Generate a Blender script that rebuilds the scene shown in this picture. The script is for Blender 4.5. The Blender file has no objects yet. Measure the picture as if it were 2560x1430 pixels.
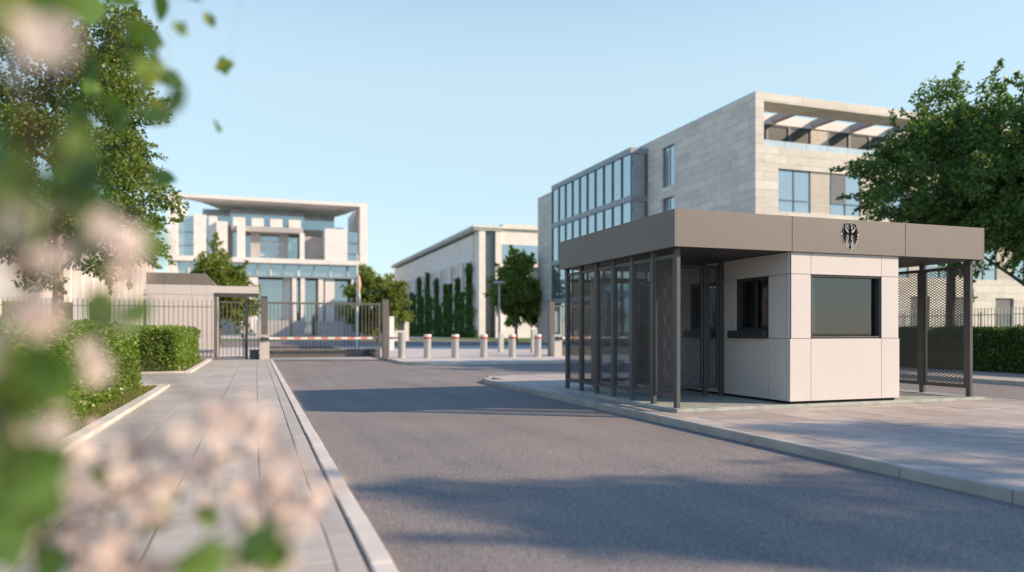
import bpy, bmesh, math, random
import numpy as np
from mathutils import Vector, Matrix
R = math.radians
random.seed(7)
C = bpy.context.scene
COL = C.collection

# ------------------------------------------------------------------ camera, sky, sun, exposure
CAMZ = 1.25
YAW = math.atan(640 / 1830.0)
cam_d = bpy.data.cameras.new("camera")
cam = bpy.data.objects.new("camera", cam_d); COL.objects.link(cam)
cam.location = (0, 0, CAMZ); cam.rotation_euler = (R(90), 0, -YAW)
cam_d.sensor_width = 36; cam_d.lens = 36 * 1830 / 2560.0
cam_d.shift_y = 114 / 2560.0
cam_d.clip_start = 0.05; cam_d.clip_end = 3000
cam_d.dof.use_dof = True; cam_d.dof.focus_distance = 10.3; cam_d.dof.aperture_fstop = 0.72
C.camera = cam

SUN_EL, SUN_AZ = 27.6, 122.0            # azimuth clockwise from +Y
w = bpy.data.worlds.new("World"); C.world = w; w.use_nodes = True
nt = w.node_tree; nt.nodes.clear()
sky = nt.nodes.new("ShaderNodeTexSky"); sky.sky_type = 'NISHITA'; sky.sun_disc = False
sky.sun_elevation = R(SUN_EL); sky.sun_rotation = R(SUN_AZ)
sky.air_density = 1.4; sky.dust_density = 0.0; sky.ozone_density = 6.0; sky.altitude = 0
bg = nt.nodes.new("ShaderNodeBackground"); bg.inputs[1].default_value = 0.15
wo = nt.nodes.new("ShaderNodeOutputWorld")
hz = nt.nodes.new("ShaderNodeMix"); hz.data_type = 'RGBA'; hz.inputs[0].default_value = 0.5   # thin high haze over the clear sky
hz.inputs[7].default_value = (3.2, 4.1, 4.3, 1)
tcw = nt.nodes.new("ShaderNodeTexCoord"); sxw = nt.nodes.new("ShaderNodeSeparateXYZ"); mrw = nt.nodes.new("ShaderNodeMapRange")
mrw.interpolation_type = 'SMOOTHSTEP'; mrw.inputs[1].default_value = .30; mrw.inputs[2].default_value = .62; mrw.inputs[3].default_value = .7; mrw.inputs[4].default_value = .0
nt.links.new(tcw.outputs['Generated'], sxw.inputs[0]); nt.links.new(sxw.outputs[2], mrw.inputs[0]); nt.links.new(mrw.outputs[0], hz.inputs[0])
nt.links.new(sky.outputs[0], hz.inputs[6]); nt.links.new(hz.outputs[2], bg.inputs[0]); nt.links.new(bg.outputs[0], wo.inputs[0])
sl = bpy.data.lights.new("sun", 'SUN'); sl.energy = 4.3; sl.angle = R(0.5); sl.color = (1.0, 0.77, 0.54)
so = bpy.data.objects.new("sun", sl); COL.objects.link(so)
ce = math.cos(R(SUN_EL))
sdir = Vector((ce * math.sin(R(SUN_AZ)), ce * math.cos(R(SUN_AZ)), math.sin(R(SUN_EL))))
so.rotation_euler = sdir.to_track_quat('Z', 'Y').to_euler(); so.location = (30, -20, 40)
vs = C.view_settings
C.display_settings.display_device = 'sRGB'
vs.view_transform = 'Standard'; vs.look = 'None'; vs.exposure = 0.56; vs.gamma = 1.0; vs.use_curve_mapping = False
C.cycles.max_bounces = 6; C.cycles.transparent_max_bounces = 16
C.cycles.use_denoising = True

# ------------------------------------------------------------------ helpers
F = Vector((math.sin(YAW), math.cos(YAW), 0)); RT = Vector((math.cos(YAW), -math.sin(YAW), 0))
def at(px, py, D):
    """point of the place at reference pixel (2560 wide) and distance D"""
    p = F * D + RT * ((px - 1280) / 1830 * D)
    return Vector((p.x, p.y, CAMZ - (py - 829) / 1830 * D))

class MB:
    def __init__(s): s.v = []; s.f = []
    def add(s, vs, fs):
        n = len(s.v); s.v += [tuple(v) for v in vs]; s.f += [tuple(i + n for i in f) for f in fs]; return s
    def box(s, x0, y0, z0, x1, y1, z1):
        return s.add([(x0,y0,z0),(x1,y0,z0),(x1,y1,z0),(x0,y1,z0),(x0,y0,z1),(x1,y0,z1),(x1,y1,z1),(x0,y1,z1)],
                     [(0,3,2,1),(4,5,6,7),(0,1,5,4),(1,2,6,5),(2,3,7,6),(3,0,4,7)])
    def prism(s, poly, z0, z1):          # poly in xy, extruded in z
        n = len(poly)
        return s.add([(x,y,z0) for x,y in poly] + [(x,y,z1) for x,y in poly],
                     [tuple(range(n-1,-1,-1)), tuple(range(n,2*n))] + [(i,(i+1)%n,n+(i+1)%n,n+i) for i in range(n)])
    def prism_y(s, poly, y0, y1):        # poly in xz, extruded in y
        n = len(poly)
        return s.add([(x,y0,z) for x,z in poly] + [(x,y1,z) for x,z in poly],
                     [tuple(range(n)), tuple(range(2*n-1,n-1,-1))] + [(i,n+i,n+(i+1)%n,(i+1)%n) for i in range(n)])
    def prism_x(s, poly, x0, x1):
        n = len(poly)
        return s.add([(x0,y,z) for y,z in poly] + [(x1,y,z) for y,z in poly],
                     [tuple(range(n-1,-1,-1)), tuple(range(n,2*n))] + [(i,(i+1)%n,n+(i+1)%n,n+i) for i in range(n)])
    def tube(s, pts, rads, k=8, cap=True):
        pts = [Vector(p) for p in pts]; b = len(s.v); prev = None
        for i, p in enumerate(pts):
            d = (pts[min(i+1, len(pts)-1)] - pts[max(i-1, 0)]).normalized()
            if prev is None:
                prev = d.orthogonal().normalized()
            u = (prev - d * prev.dot(d)).normalized(); prev = u; v = d.cross(u)
            r = rads[i] if hasattr(rads, '__len__') else rads
            for j in range(k):
                a = 2*math.pi*j/k
                s.v.append(tuple(p + (u*math.cos(a) + v*math.sin(a))*r))
        for i in range(len(pts)-1):
            for j in range(k):
                a, c = b+i*k+j, b+i*k+(j+1)%k
                s.f.append((a, c, c+k, a+k))
        if cap:
            s.f.append(tuple(range(b+k-1, b-1, -1))); e = b+(len(pts)-1)*k; s.f.append(tuple(range(e, e+k)))
        return s
    def lathe(s, x, y, prof, k=24):      # prof: (r, z) from bottom to top
        return s.tube([(x,y,z) for r,z in prof], [r for r,z in prof], k) if all(prof[i+1][1] > prof[i][1] for i in range(len(prof)-1)) else s
    def build(s, name, mat, parent=None, bev=0, smooth=False):
        o0 = wloc(parent) if parent else Vector((0,0,0))
        me = bpy.data.meshes.new(name); me.from_pydata([(a-o0.x, b-o0.y, c-o0.z) for a,b,c in s.v], [], s.f)
        me.update(); me.materials.append(mat)
        if smooth:
            me.polygons.foreach_set("use_smooth", [True]*len(me.polygons))
        o = bpy.data.objects.new(name, me); COL.objects.link(o)
        if parent: o.parent = parent
        if bev:
            m = o.modifiers.new("bevel", 'BEVEL'); m.width = bev; m.segments = 2; m.limit_method = 'ANGLE'
        return o
def wloc(o):
    v = Vector((0,0,0))
    while o: v += o.location; o = o.parent
    return v
def mesh_np(name, V, Fc, mat, parent=None):
    """V (n,3), Fc (m,k)"""
    o0 = wloc(parent) if parent else Vector((0,0,0))
    V = np.asarray(V, dtype=np.float32) - np.array(o0, dtype=np.float32)
    m, k = Fc.shape
    me = bpy.data.meshes.new(name); me.vertices.add(len(V)); me.loops.add(m*k); me.polygons.add(m)
    me.vertices.foreach_set("co", V.ravel()); me.loops.foreach_set("vertex_index", Fc.ravel().astype(np.int32))
    me.polygons.foreach_set("loop_start", np.arange(0, m*k, k, dtype=np.int32))
    me.polygons.foreach_set("loop_total", np.full(m, k, dtype=np.int32))
    me.update(calc_edges=True); me.validate(); me.materials.append(mat)
    o = bpy.data.objects.new(name, me); COL.objects.link(o)
    if parent: o.parent = parent
    return o
def thing(name, label, cat, loc, group=None):
    o = bpy.data.objects.new(name, None); o.empty_display_size = .3; COL.objects.link(o); o.location = loc
    return tag(o, label, cat, group)
def tag(o, label, cat, group=None, kind=None):
    o["label"] = label; o["category"] = cat
    if group: o["group"] = group
    if kind: o["kind"] = kind
    return o
def struct(o):
    o["kind"] = "structure"; return o
def copy_tree(o, parent=None):
    c = o.copy(); COL.objects.link(c); c.parent = parent
    for ch in list(o.children): copy_tree(ch, c)
    return c
def dup(root, loc, label, group=None):
    r = copy_tree(root); r.location = loc; r["label"] = label
    if group: r["group"] = group
    return r

# ------------------------------------------------------------------ materials
def mat(name):
    m = bpy.data.materials.new(name); m.use_nodes = True
    b = m.node_tree.nodes["Principled BSDF"]
    return m, m.node_tree, b
def N(nt, t, **kw):
    n = nt.nodes.new(t)
    for k, v in kw.items():
        if k in n.inputs: n.inputs[k].default_value = v
        else: setattr(n, k, v)
    return n
def ramp(nt, src, stops):
    r = nt.nodes.new("ShaderNodeValToRGB"); e = r.color_ramp.elements
    while len(e) < len(stops): e.new(.5)
    for i, (p, c) in enumerate(stops): e[i].position = p; e[i].color = (*c, 1) if len(c) == 3 else c
    nt.links.new(src, r.inputs[0]); return r.outputs[0]
def mixc(nt, fac, a, b, mode='MIX'):
    n = nt.nodes.new("ShaderNodeMix"); n.data_type = 'RGBA'; n.blend_type = mode
    for i, v in ((0, fac), (6, a), (7, b)):
        if hasattr(v, 'is_linked') or hasattr(v, 'links'): nt.links.new(v, n.inputs[i])
        else: n.inputs[i].default_value = v if i == 0 else ((*v, 1) if len(v) == 3 else v)
    return n.outputs[2]
def coords(nt, scale=(1,1,1)):
    t = nt.nodes.new("ShaderNodeTexCoord"); mp = nt.nodes.new("ShaderNodeMapping")
    mp.inputs['Scale'].default_value = scale
    nt.links.new(t.outputs['Object'], mp.inputs[0]); return mp.outputs[0]
def noise(nt, vec, scale, detail=4, rough=.55):
    n = N(nt, "ShaderNodeTexNoise"); n.inputs['Scale'].default_value = scale
    n.inputs['Detail'].default_value = detail; n.inputs['Roughness'].default_value = rough
    nt.links.new(vec, n.inputs['Vector']); return n.outputs[0]
def bump(nt, b, h, strength, dist=.01):
    n = nt.nodes.new("ShaderNodeBump"); n.inputs['Strength'].default_value = strength; n.inputs['Distance'].default_value = dist
    nt.links.new(h, n.inputs['Height']); nt.links.new(n.outputs[0], b.inputs['Normal'])
def plain(name, col, rough=.5, metal=0, var=.08, scale=3, bmp=0, bscale=60, spec=.5):
    m, t, b = mat(name)
    v = coords(t); n = noise(t, v, scale, 5)
    lo = tuple(c*(1-var) for c in col); hi = tuple(min(1, c*(1+var)) for c in col)
    t.links.new(ramp(t, n, [(.3, lo), (.7, hi)]), b.inputs['Base Color'])
    b.inputs['Roughness'].default_value = rough; b.inputs['Metallic'].default_value = metal
    b.inputs['Specular IOR Level'].default_value = spec
    if bmp: bump(t, b, noise(t, v, bscale, 3), bmp)
    return m
def island(t):
    g = t.nodes.new("ShaderNodeNewGeometry"); return g.outputs['Random Per Island']
def paver(name, c0, c1, streak=True):
    m, t, b = mat(name)
    base = ramp(t, island(t), [(0, c0), (1, c1)])
    v = coords(t, (1.2, 14, 6) if streak else (1.6, 2.4, 2))
    st = noise(t, v, 1.6, 6, .65)
    g = noise(t, coords(t), 90, 3)
    big = noise(t, coords(t), .55, 4)
    c = mixc(t, .75, base, ramp(t, st, [(.28, (.62,.63,.66)), (.5, (.9,.9,.9)), (.72, (1,1,1))]), 'MULTIPLY')
    c = mixc(t, .55, c, ramp(t, g, [(.3, (.75,.75,.75)), (.65, (1,1,1))]), 'MULTIPLY')
    c = mixc(t, .6, c, ramp(t, big, [(.3, (.78,.76,.74)), (.65, (1,1,1))]), 'MULTIPLY')
    t.links.new(c, b.inputs['Base Color']); b.inputs['Roughness'].default_value = .62
    bump(t, b, g, .25, .003); return m
def cladding(name, col, bw, bh, var=.12, mortar=.012, dark=.6):
    m, t, b = mat(name)
    tc = t.nodes.new("ShaderNodeTexCoord"); sp = t.nodes.new("ShaderNodeSeparateXYZ"); t.links.new(tc.outputs['Object'], sp.inputs[0])
    ad = t.nodes.new("ShaderNodeMath"); t.links.new(sp.outputs[0], ad.inputs[0]); t.links.new(sp.outputs[1], ad.inputs[1])
    cb = t.nodes.new("ShaderNodeCombineXYZ"); t.links.new(ad.outputs[0], cb.inputs[0]); t.links.new(sp.outputs[2], cb.inputs[1])
    br = t.nodes.new("ShaderNodeTexBrick"); t.links.new(cb.outputs[0], br.inputs['Vector'])
    br.inputs['Scale'].default_value = 1; br.inputs['Brick Width'].default_value = bw; br.inputs['Row Height'].default_value = bh
    br.inputs['Mortar Size'].default_value = mortar; br.inputs['Mortar Smooth'].default_value = .1; br.inputs['Bias'].default_value = 0
    br.offset = .37; br.offset_frequency = 2
    br.inputs['Color1'].default_value = (*[c*(1-var) for c in col], 1); br.inputs['Color2'].default_value = (*[min(1,c*(1+var*.6)) for c in col], 1)
    br.inputs['Mortar'].default_value = (*[c*dark for c in col], 1)
    n = noise(t, coords(t, (1,1,2.5)), 1.1, 6, .6)
    c = mixc(t, .6, br.outputs[0], ramp(t, n, [(.3, (.74,.73,.72)), (.65, (1,1,1))]), 'MULTIPLY')
    t.links.new(c, b.inputs['Base Color']); b.inputs['Roughness'].default_value = .75
    bump(t, b, br.outputs['Fac'], -.4, .01); return m
def glass(name, tint, refl=(.75,.85,.92), base=.25, rough=.015):
    """window glass: transparent body plus a clear reflection that grows at grazing angles"""
    m, t, b = mat(name); t.nodes.remove(b)
    out = t.nodes["Material Output"]
    tr = N(t, "ShaderNodeBsdfTransparent"); tr.inputs[0].default_value = (*tint, 1)
    gl = N(t, "ShaderNodeBsdfGlossy"); gl.inputs[0].default_value = (*refl, 1); gl.inputs['Roughness'].default_value = rough
    fr = N(t, "ShaderNodeFresnel"); fr.inputs[0].default_value = 1.5
    mr = N(t, "ShaderNodeMapRange"); t.links.new(fr.outputs[0], mr.inputs[0])
    mr.inputs[1].default_value = .04; mr.inputs[2].default_value = 1; mr.inputs[3].default_value = base; mr.inputs[4].default_value = 1
    mx = N(t, "ShaderNodeMixShader"); t.links.new(mr.outputs[0], mx.inputs[0]); t.links.new(tr.outputs[0], mx.inputs[1]); t.links.new(gl.outputs[0], mx.inputs[2])
    t.links.new(mx.outputs[0], out.inputs[0]); return m
def blueglass(name, body, refl, fac, rough=.03):
    """coated facade glass over a dark room"""
    m, t, b = mat(name); out = t.nodes["Material Output"]
    v = coords(t); n = noise(t, v, .35, 2)
    t.links.new(ramp(t, n, [(.35, tuple(c*.6 for c in body)), (.65, body)]), b.inputs['Base Color'])
    b.inputs['Roughness'].default_value = .4
    gl = N(t, "ShaderNodeBsdfGlossy"); gl.inputs[0].default_value = (*refl, 1); gl.inputs['Roughness'].default_value = rough
    lw = N(t, "ShaderNodeFresnel"); lw.inputs[0].default_value = 1.5
    mr = N(t, "ShaderNodeMapRange"); t.links.new(lw.outputs[0], mr.inputs[0]); mr.inputs[1].default_value = .04
    mr.inputs[3].default_value = fac; mr.inputs[4].default_value = 1
    mx = N(t, "ShaderNodeMixShader"); t.links.new(mr.outputs[0], mx.inputs[0]); t.links.new(b.outputs[0], mx.inputs[1]); t.links.new(gl.outputs[0], mx.inputs[2])
    t.links.new(mx.outputs[0], out.inputs[0]); return m
def leafmat(name, cols, trans=.35, rough=.45, tint=(1.35,1.3,.6)):
    m, t, b = mat(name); out = t.nodes["Material Output"]
    n = len(cols)
    c = ramp(t, island(t), [(i/(n-1), k) for i, k in enumerate(cols)])
    t.links.new(c, b.inputs['Base Color']); b.inputs['Roughness'].default_value = rough
    tl = N(t, "ShaderNodeBsdfTranslucent")
    t.links.new(mixc(t, 1.0, c, tint, 'MULTIPLY'), tl.inputs[0])
    mx = N(t, "ShaderNodeMixShader"); mx.inputs[0].default_value = trans
    t.links.new(b.outputs[0], mx.inputs[1]); t.links.new(tl.outputs[0], mx.inputs[2]); t.links.new(mx.outputs[0], out.inputs[0])
    return m

def asphalt_mat():
    m, t, b = mat("asphalt"); v = coords(t)
    sp = noise(t, v, 80, 3, .75); md = noise(t, v, 19, 4); bg_ = noise(t, v, .45, 5, .6); lng = noise(t, coords(t, (2.2,.18,1)), 1, 4)
    vo = N(t, "ShaderNodeTexVoronoi"); vo.inputs['Scale'].default_value = 48; t.links.new(v, vo.inputs['Vector'])
    c = ramp(t, sp, [(.38, (.075,.068,.066)), (.5, (.265,.24,.222)), (.62, (.58,.53,.49))])
    c = mixc(t, .8, c, ramp(t, md, [(.3, (.66,.66,.68)), (.7, (1.12,1.1,1.08))]), 'MULTIPLY')
    c = mixc(t, .9, c, ramp(t, bg_, [(.3, (.78,.78,.80)), (.7, (1.08,1.06,1.04))]), 'MULTIPLY')
    c = mixc(t, .8, c, ramp(t, lng, [(.35, (.84,.84,.86)), (.65, (1.05,1.04,1.03))]), 'MULTIPLY')
    stone = ramp(t, vo.outputs['Color'], [(.90, (0,0,0)), (.93, (1,1,1))])
    near = ramp(t, vo.outputs['Distance'], [(.25, (1,1,1)), (.4, (0,0,0))])
    mask = mixc(t, 1.0, stone, near, 'MULTIPLY')
    c = mixc(t, mask, c, (.56,.53,.50))
    # hairline cracks
    v2 = N(t, "ShaderNodeTexVoronoi"); v2.feature = 'DISTANCE_TO_EDGE'; v2.inputs['Scale'].default_value = .42
    wp = N(t, "ShaderNodeVectorMath"); wp.operation = 'ADD'; t.links.new(v, wp.inputs[0])
    nz = N(t, "ShaderNodeTexNoise"); nz.inputs['Scale'].default_value = 2.2; nz.inputs['Detail'].default_value = 6; t.links.new(v, nz.inputs['Vector'])
    t.links.new(nz.outputs['Color'], wp.inputs[1]); t.links.new(wp.outputs[0], v2.inputs['Vector'])
    cr = ramp(t, v2.outputs['Distance'], [(.0, (1,1,1)), (.004, (0,0,0))])
    gate_ = ramp(t, noise(t, v, .8, 2), [(.55, (0,0,0)), (.65, (.55,.55,.55))])
    c = mixc(t, mixc(t, 1.0, cr, gate_, 'MULTIPLY'), c, (.05,.05,.05))
    t.links.new(c, b.inputs['Base Color']); b.inputs['Roughness'].default_value = .8; b.inputs['Specular IOR Level'].default_value = .3
    bump(t, b, sp, .5, .010); return m
def grass_mat():
    m, t, b = mat("lawn_grass"); v = coords(t)
    c = ramp(t, noise(t, v, 6, 6, .7), [(.3, (.05,.10,.02)), (.7, (.13,.2,.04))])
    t.links.new(c, b.inputs['Base Color']); b.inputs['Roughness'].default_value = .9; return m

M = {}
M['asphalt'] = asphalt_mat()
M['pave_l'] = paver("footpath_paver", (.54,.49,.43), (.63,.57,.50))
M['pave_i'] = paver("island_paver", (.49,.42,.37), (.63,.54,.48), False)
M['joint'] = plain("paver_joint", (.10,.10,.105), .9)
M['kerb'] = plain("kerb_stone", (.42,.385,.35), .75, var=.18, scale=2.2, bmp=.3, bscale=70)
M['kerb_light'] = plain("edging_stone", (.66,.60,.53), .75, var=.12, scale=2.5, bmp=.3, bscale=70)
M['plaza'] = cladding("plaza_paving", (.60,.545,.50), 1.2, .8, .08, .01, .75)
M['slab'] = plain("booth_slab", (.36,.38,.34), .7, var=.22, scale=5, bmp=.3, bscale=50)
M['lawn'] = grass_mat()
M['soil'] = plain("soil", (.10,.085,.05), .95, var=.3, scale=12)
M['dark'] = plain("dark_metal", (.05,.051,.056), .42, .2, var=.1)
M['screen'] = plain("screen_metal", (.082,.081,.085), .5, .1, var=.08)
M['gatemetal'] = plain("gate_metal", (.14,.128,.118), .5, .1, var=.08)
M['fascia'] = plain("fascia_metal", (.205,.183,.167), .55, 0, var=.03, scale=1.2, spec=.25)
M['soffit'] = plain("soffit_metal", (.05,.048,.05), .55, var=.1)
M['panel'] = plain("booth_cladding", (.61,.565,.55), .5, var=.025, scale=2, spec=.3)
def streaky(name, col, amt):
    m, t, b = mat(name); v = coords(t, (9,9,.35)); n = noise(t, v, 1.3, 5, .6); g = noise(t, coords(t), 1.1, 4)
    c = mixc(t, amt, (*col,1), ramp(t, n, [(.35, (.80,.79,.78)), (.62, (1,1,1))]), 'MULTIPLY')
    c = mixc(t, amt*.8, c, ramp(t, g, [(.3, (.86,.85,.84)), (.65, (1,1,1))]), 'MULTIPLY')
    t.links.new(c, b.inputs['Base Color']); b.inputs['Roughness'].default_value = .5; b.inputs['Specular IOR Level'].default_value = .3; return m
M['panel'] = streaky("booth_cladding", (.625,.58,.56), .13)
M['fascia'] = streaky("fascia_metal", (.205,.183,.168), .18)
M['core'] = plain("shadow_gap", (.02,.02,.022), .8)
M['interior'] = plain("booth_interior", (.06,.06,.065), .8)
M['emblem_black'] = plain("emblem_black", (.006,.006,.007), .9, spec=.1)
M['emblem_white'] = plain("emblem_white", (.78,.76,.74), .5)
M['window'] = glass("window_glass", (.40,.41,.42), (.78,.74,.76), .15)
M['clear'] = glass("clear_glass", (.62,.76,.86), (.9,.95,1), .12)
M['stone'] = cladding("limestone_cladding", (.70,.655,.605), 1.75, .55, .12, .018, .68)
M['stone_end'] = cladding("limestone_cladding_large", (.58,.55,.51), 2.3, .75, .13, .014, .72)
M['concrete'] = plain("pale_concrete", (.75,.70,.67), .7, var=.07, scale=.6)
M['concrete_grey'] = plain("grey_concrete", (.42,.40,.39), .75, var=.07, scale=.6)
M['glassblue'] = blueglass("facade_glass", (.15,.19,.215), (.66,.77,.84), .5)
M['glassdark'] = blueglass("room_glass", (.045,.05,.055), (.5,.56,.6), .10)
M['glasschan'] = blueglass("hall_glass", (.22,.29,.32), (.70,.80,.86), .42)
M['alu'] = plain("window_frame_metal", (.10,.125,.15), .45, .3)
M['aluband'] = plain("facade_band_metal", (.27,.30,.33), .45, .2)
M['louvre'] = plain("louvre_metal", (.52,.48,.44), .55)
M['louvre_d'] = plain("blind_metal", (.26,.25,.26), .55)
M['balus'] = blueglass("balustrade_glass", (.42,.5,.54), (.8,.9,.95), .25)
M['steel'] = plain("brushed_steel", (.50,.485,.47), .38, .55, var=.06, scale=4)
M['white'] = plain("white_paint", (.78,.75,.72), .4, var=.04)
M['post'] = plain("barrier_housing_paint", (.52,.50,.46), .5, var=.05)
M['red'] = plain("red_paint", (.50,.06,.05), .4, var=.06)
M['stripe'] = plain("faded_red_paint", (.66,.27,.22), .45, var=.08)
M['orange'] = plain("orange_cloth", (.72,.48,.36), .8)
M['green_roof'] = plain("copper_roof", (.16,.21,.10), .7, var=.1)
M['bark'] = plain("bark", (.13,.10,.08), .9, var=.3, scale=14, bmp=.8, bscale=25)
M['bark_pale'] = plain("bark_pale", (.26,.21,.17), .9, var=.25, scale=14, bmp=.8, bscale=25)
M['twig_shade'] = plain("shaded_twigs", (.05,.045,.03), .95)  # twig brown darkened for the shaded inside of the hedges
M['stem'] = plain("shrub_stem", (.12,.10,.045), .7)
M['leaf_tree'] = leafmat("tree_leaf", [(.07,.15,.045), (.11,.21,.06), (.18,.28,.08)], .45)
M['leaf_left'] = leafmat("linden_leaf", [(.09,.15,.03), (.14,.205,.04), (.21,.27,.06)], .4)
M['leaf_far'] = leafmat("far_tree_leaf", [(.15,.21,.045), (.2,.27,.06), (.27,.33,.09)], .45)
M['leaf_hedge'] = leafmat("hedge_leaf", [(.12,.22,.03), (.185,.285,.045), (.26,.345,.075)], .35, .4)
M['leaf_hedge_d'] = leafmat("laurel_leaf", [(.05,.11,.025), (.08,.155,.03), (.14,.22,.045)], .3, .4)
M['leaf_ivy'] = leafmat("ivy_leaf", [(.05,.115,.025), (.075,.15,.03), (.11,.19,.045)], .3)
M['leaf_shrub'] = leafmat("shrub_leaf", [(.04,.10,.025), (.07,.16,.03), (.13,.23,.04), (.28,.32,.06)], .35)
M['petal'] = leafmat("petal", [(.62,.48,.43), (.70,.58,.53), (.75,.66,.61)], .4, .6, (1,.97,.93))
M['grassblade'] = leafmat("grass_blade", [(.12,.16,.03), (.2,.24,.05), (.3,.3,.09)], .35, .6)

# ------------------------------------------------------------------ ground, road, pavements
g = MB(); g.add([(-900,-300,-.02),(900,-300,-.02),(900,1500,-.02),(-900,1500,-.02)], [(0,1,2,3)])
struct(g.build("ground", M['lawn']))
rd = MB(); rd.add([(-6,-30,0),(16.75,-30,0),(16.75,26.7,0),(5.3,26.7,0),(5.3,110,0),(-6,110,0)], [(0,1,2,3,4,5)])
rd.add([(16.75,26.7,0),(30,26.7,0),(30,24,0),(16.75,24,0)], [(0,3,2,1)])
struct(rd.build("road", M['asphalt']))
fr_ = MB(); fr_.add([(-60,57,.112),(28,57,.112),(28,97,.112),(-60,97,.112)], [(0,1,2,3)])
struct(fr_.build("cross_road", M['asphalt']))
fc_ = MB(); fc_.add([(-45,120,.166),(34,120,.166),(34,201,.166),(-45,201,.166)], [(0,1,2,3)]); struct(fc_.build("bounce_forecourt", M['plaza']))  # pale paving added to bounce light up to the roof slab's underside
lw_ = MB(); lw_.box(-120,97.2,-.015,120,230,.16)
struct(lw_.build("lawn", M['lawn']))

def rowtiles(mb, x0, x1, y0, y1, ln, z, off, gap=.009, drop=.03):
    y = y0 - off
    while y < y1:
        a, b = max(y, y0), min(y + ln, y1)
        if b - a > .05:
            dz = random.uniform(-.0022, .0022)
            jx = random.uniform(-.002,.002)
            mb.box(x0+gap/2+jx, a+gap/2, z-drop, x1-gap/2+jx, b-gap/2, z+dz)
        y += ln
# left footpath (slabs over a dark bed), kerb at x=.65
bed = MB(); bed.box(-1.88,-4,-.01,.53,32.9,.085); bed.box(-14,17.0,-.01,-1.881,22.15,.085)
struct(bed.build("footpath_bed", M['joint']))
t = MB()
cols = [-1.70,-1.12,-.55,.02,.37,.53]
for i in range(5):
    rowtiles(t, cols[i], cols[i+1]-(.014 if i == 4 else 0), -4, 32.3, [.85,.85,.85,.85,.85][i], .1, [.2,.62,.38,.75,.3][i])
for k in range(18):
    rowtiles(t, -1.72-.6*(k+1), -1.72-.6*k, 17.02, 22.12, .9, .1, (k*.37) % .9)
struct(t.build("footpath", M['pave_l'], bev=.004))
k = MB(); rowtiles(k, .53, .65, -4, 32.4, 1.0, .104, .35, .006, .12)
struct(k.build("footpath_kerb", M['kerb_light'], bev=.01))
k = MB()
rowtiles(k, -1.88, -1.70, -4, 16.93, 1.0, .15, .1, .006, .16); rowtiles(k, -1.88, -1.70, 22.2, 32.0, 1.0, .15, .3, .006, .16)
k.box(-14,16.80,-.01,-1.885,16.93,.149); k.box(-14,22.2,-.01,-1.885,22.33,.149)
struct(k.build("verge_kerb", M['kerb_light'], bev=.012))
v_ = MB(); v_.box(-30,-6,-.012,-1.885,16.79,.11); v_.box(-30,22.34,-.012,-1.885,32.2,.11); v_.box(-30,-6,-.011,-.75,2.4,.116)
struct(v_.build("verge", M['soil']))

# traffic island with the booth: kerb line with a rounded tip
def rounded(x0, y0, x1, y1, r, n=10):
    P = []
    for cx, cy, a0 in ((x1-r[2], y1-r[2], 0), (x0+r[3], y1-r[3], 90)):
        rr = r[2] if a0 == 0 else r[3]
        for i in range(n+1):
            a = R(a0 + 90*i/n); P.append((cx + rr*math.cos(a), cy + rr*math.sin(a)))
    return [(x0, y0), (x1, y0)] + P
inner = rounded(5.34,-12,11.96,18.16, (0,0,1.2,1.46)); outer = rounded(5.2,-12,12.1,18.3, (0,0,1.34,1.6))
ib = MB(); ib.prism(inner, -.01, .085); struct(ib.build("island_bed", M['joint']))
kb = MB()
def kerbrun(mb, a0, a1, b0, b1, z0, z1, gap=.005, ln=1.0):
    """stones between outer polyline points a0->a1 and inner b0->b1"""
    a0, a1, b0, b1 = map(Vector, (a0, a1, b0, b1)); L = (a1-a0).length; n = max(1, round(L/ln))
    for i in range(n):
        t0 = i/n + gap/2/max(L,.01); t1 = (i+1)/n - gap/2/max(L,.01)
        P = [a0.lerp(a1,t0), a0.lerp(a1,t1), b0.lerp(b1,t1), b0.lerp(b1,t0)]
        mb.prism([(p.x, p.y) for p in P], z0, z1 + random.uniform(-.0015,.0015))
for i in range(len(outer)):
    j = (i+1) % len(outer)
    if i == 0: continue
    o_, n_ = outer[i], outer[j]; p_, q_ = inner[i], inner[j]
    if j == 0: n_, q_ = outer[0], inner[0]
    ln_ = math.dist(o_, n_)
    kerbrun(kb, o_, n_, p_, q_, -.02, .103, ln=1.0 if ln_ > 1 else 9)
o_ = kb.build("island_kerb", M['kerb'], bev=.012); bm_ = bmesh.new(); bm_.from_mesh(o_.data); bmesh.ops.recalc_face_normals(bm_, faces=bm_.faces); bm_.to_mesh(o_.data)
struct(o_)
it = MB()
xs = [5.345,5.62]
while xs[-1] < 11.5: xs.append(xs[-1]+.62)
xs.append(11.955)
for i in range(len(xs)-1):
    rowtiles(it, xs[i], xs[i+1], -12, 16.7 if i == 0 or i == len(xs)-2 else 18.12, .93, .1, (i*.41) % .93, .011)
struct(it.build("island_paving", M['pave_i'], bev=.003))

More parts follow.
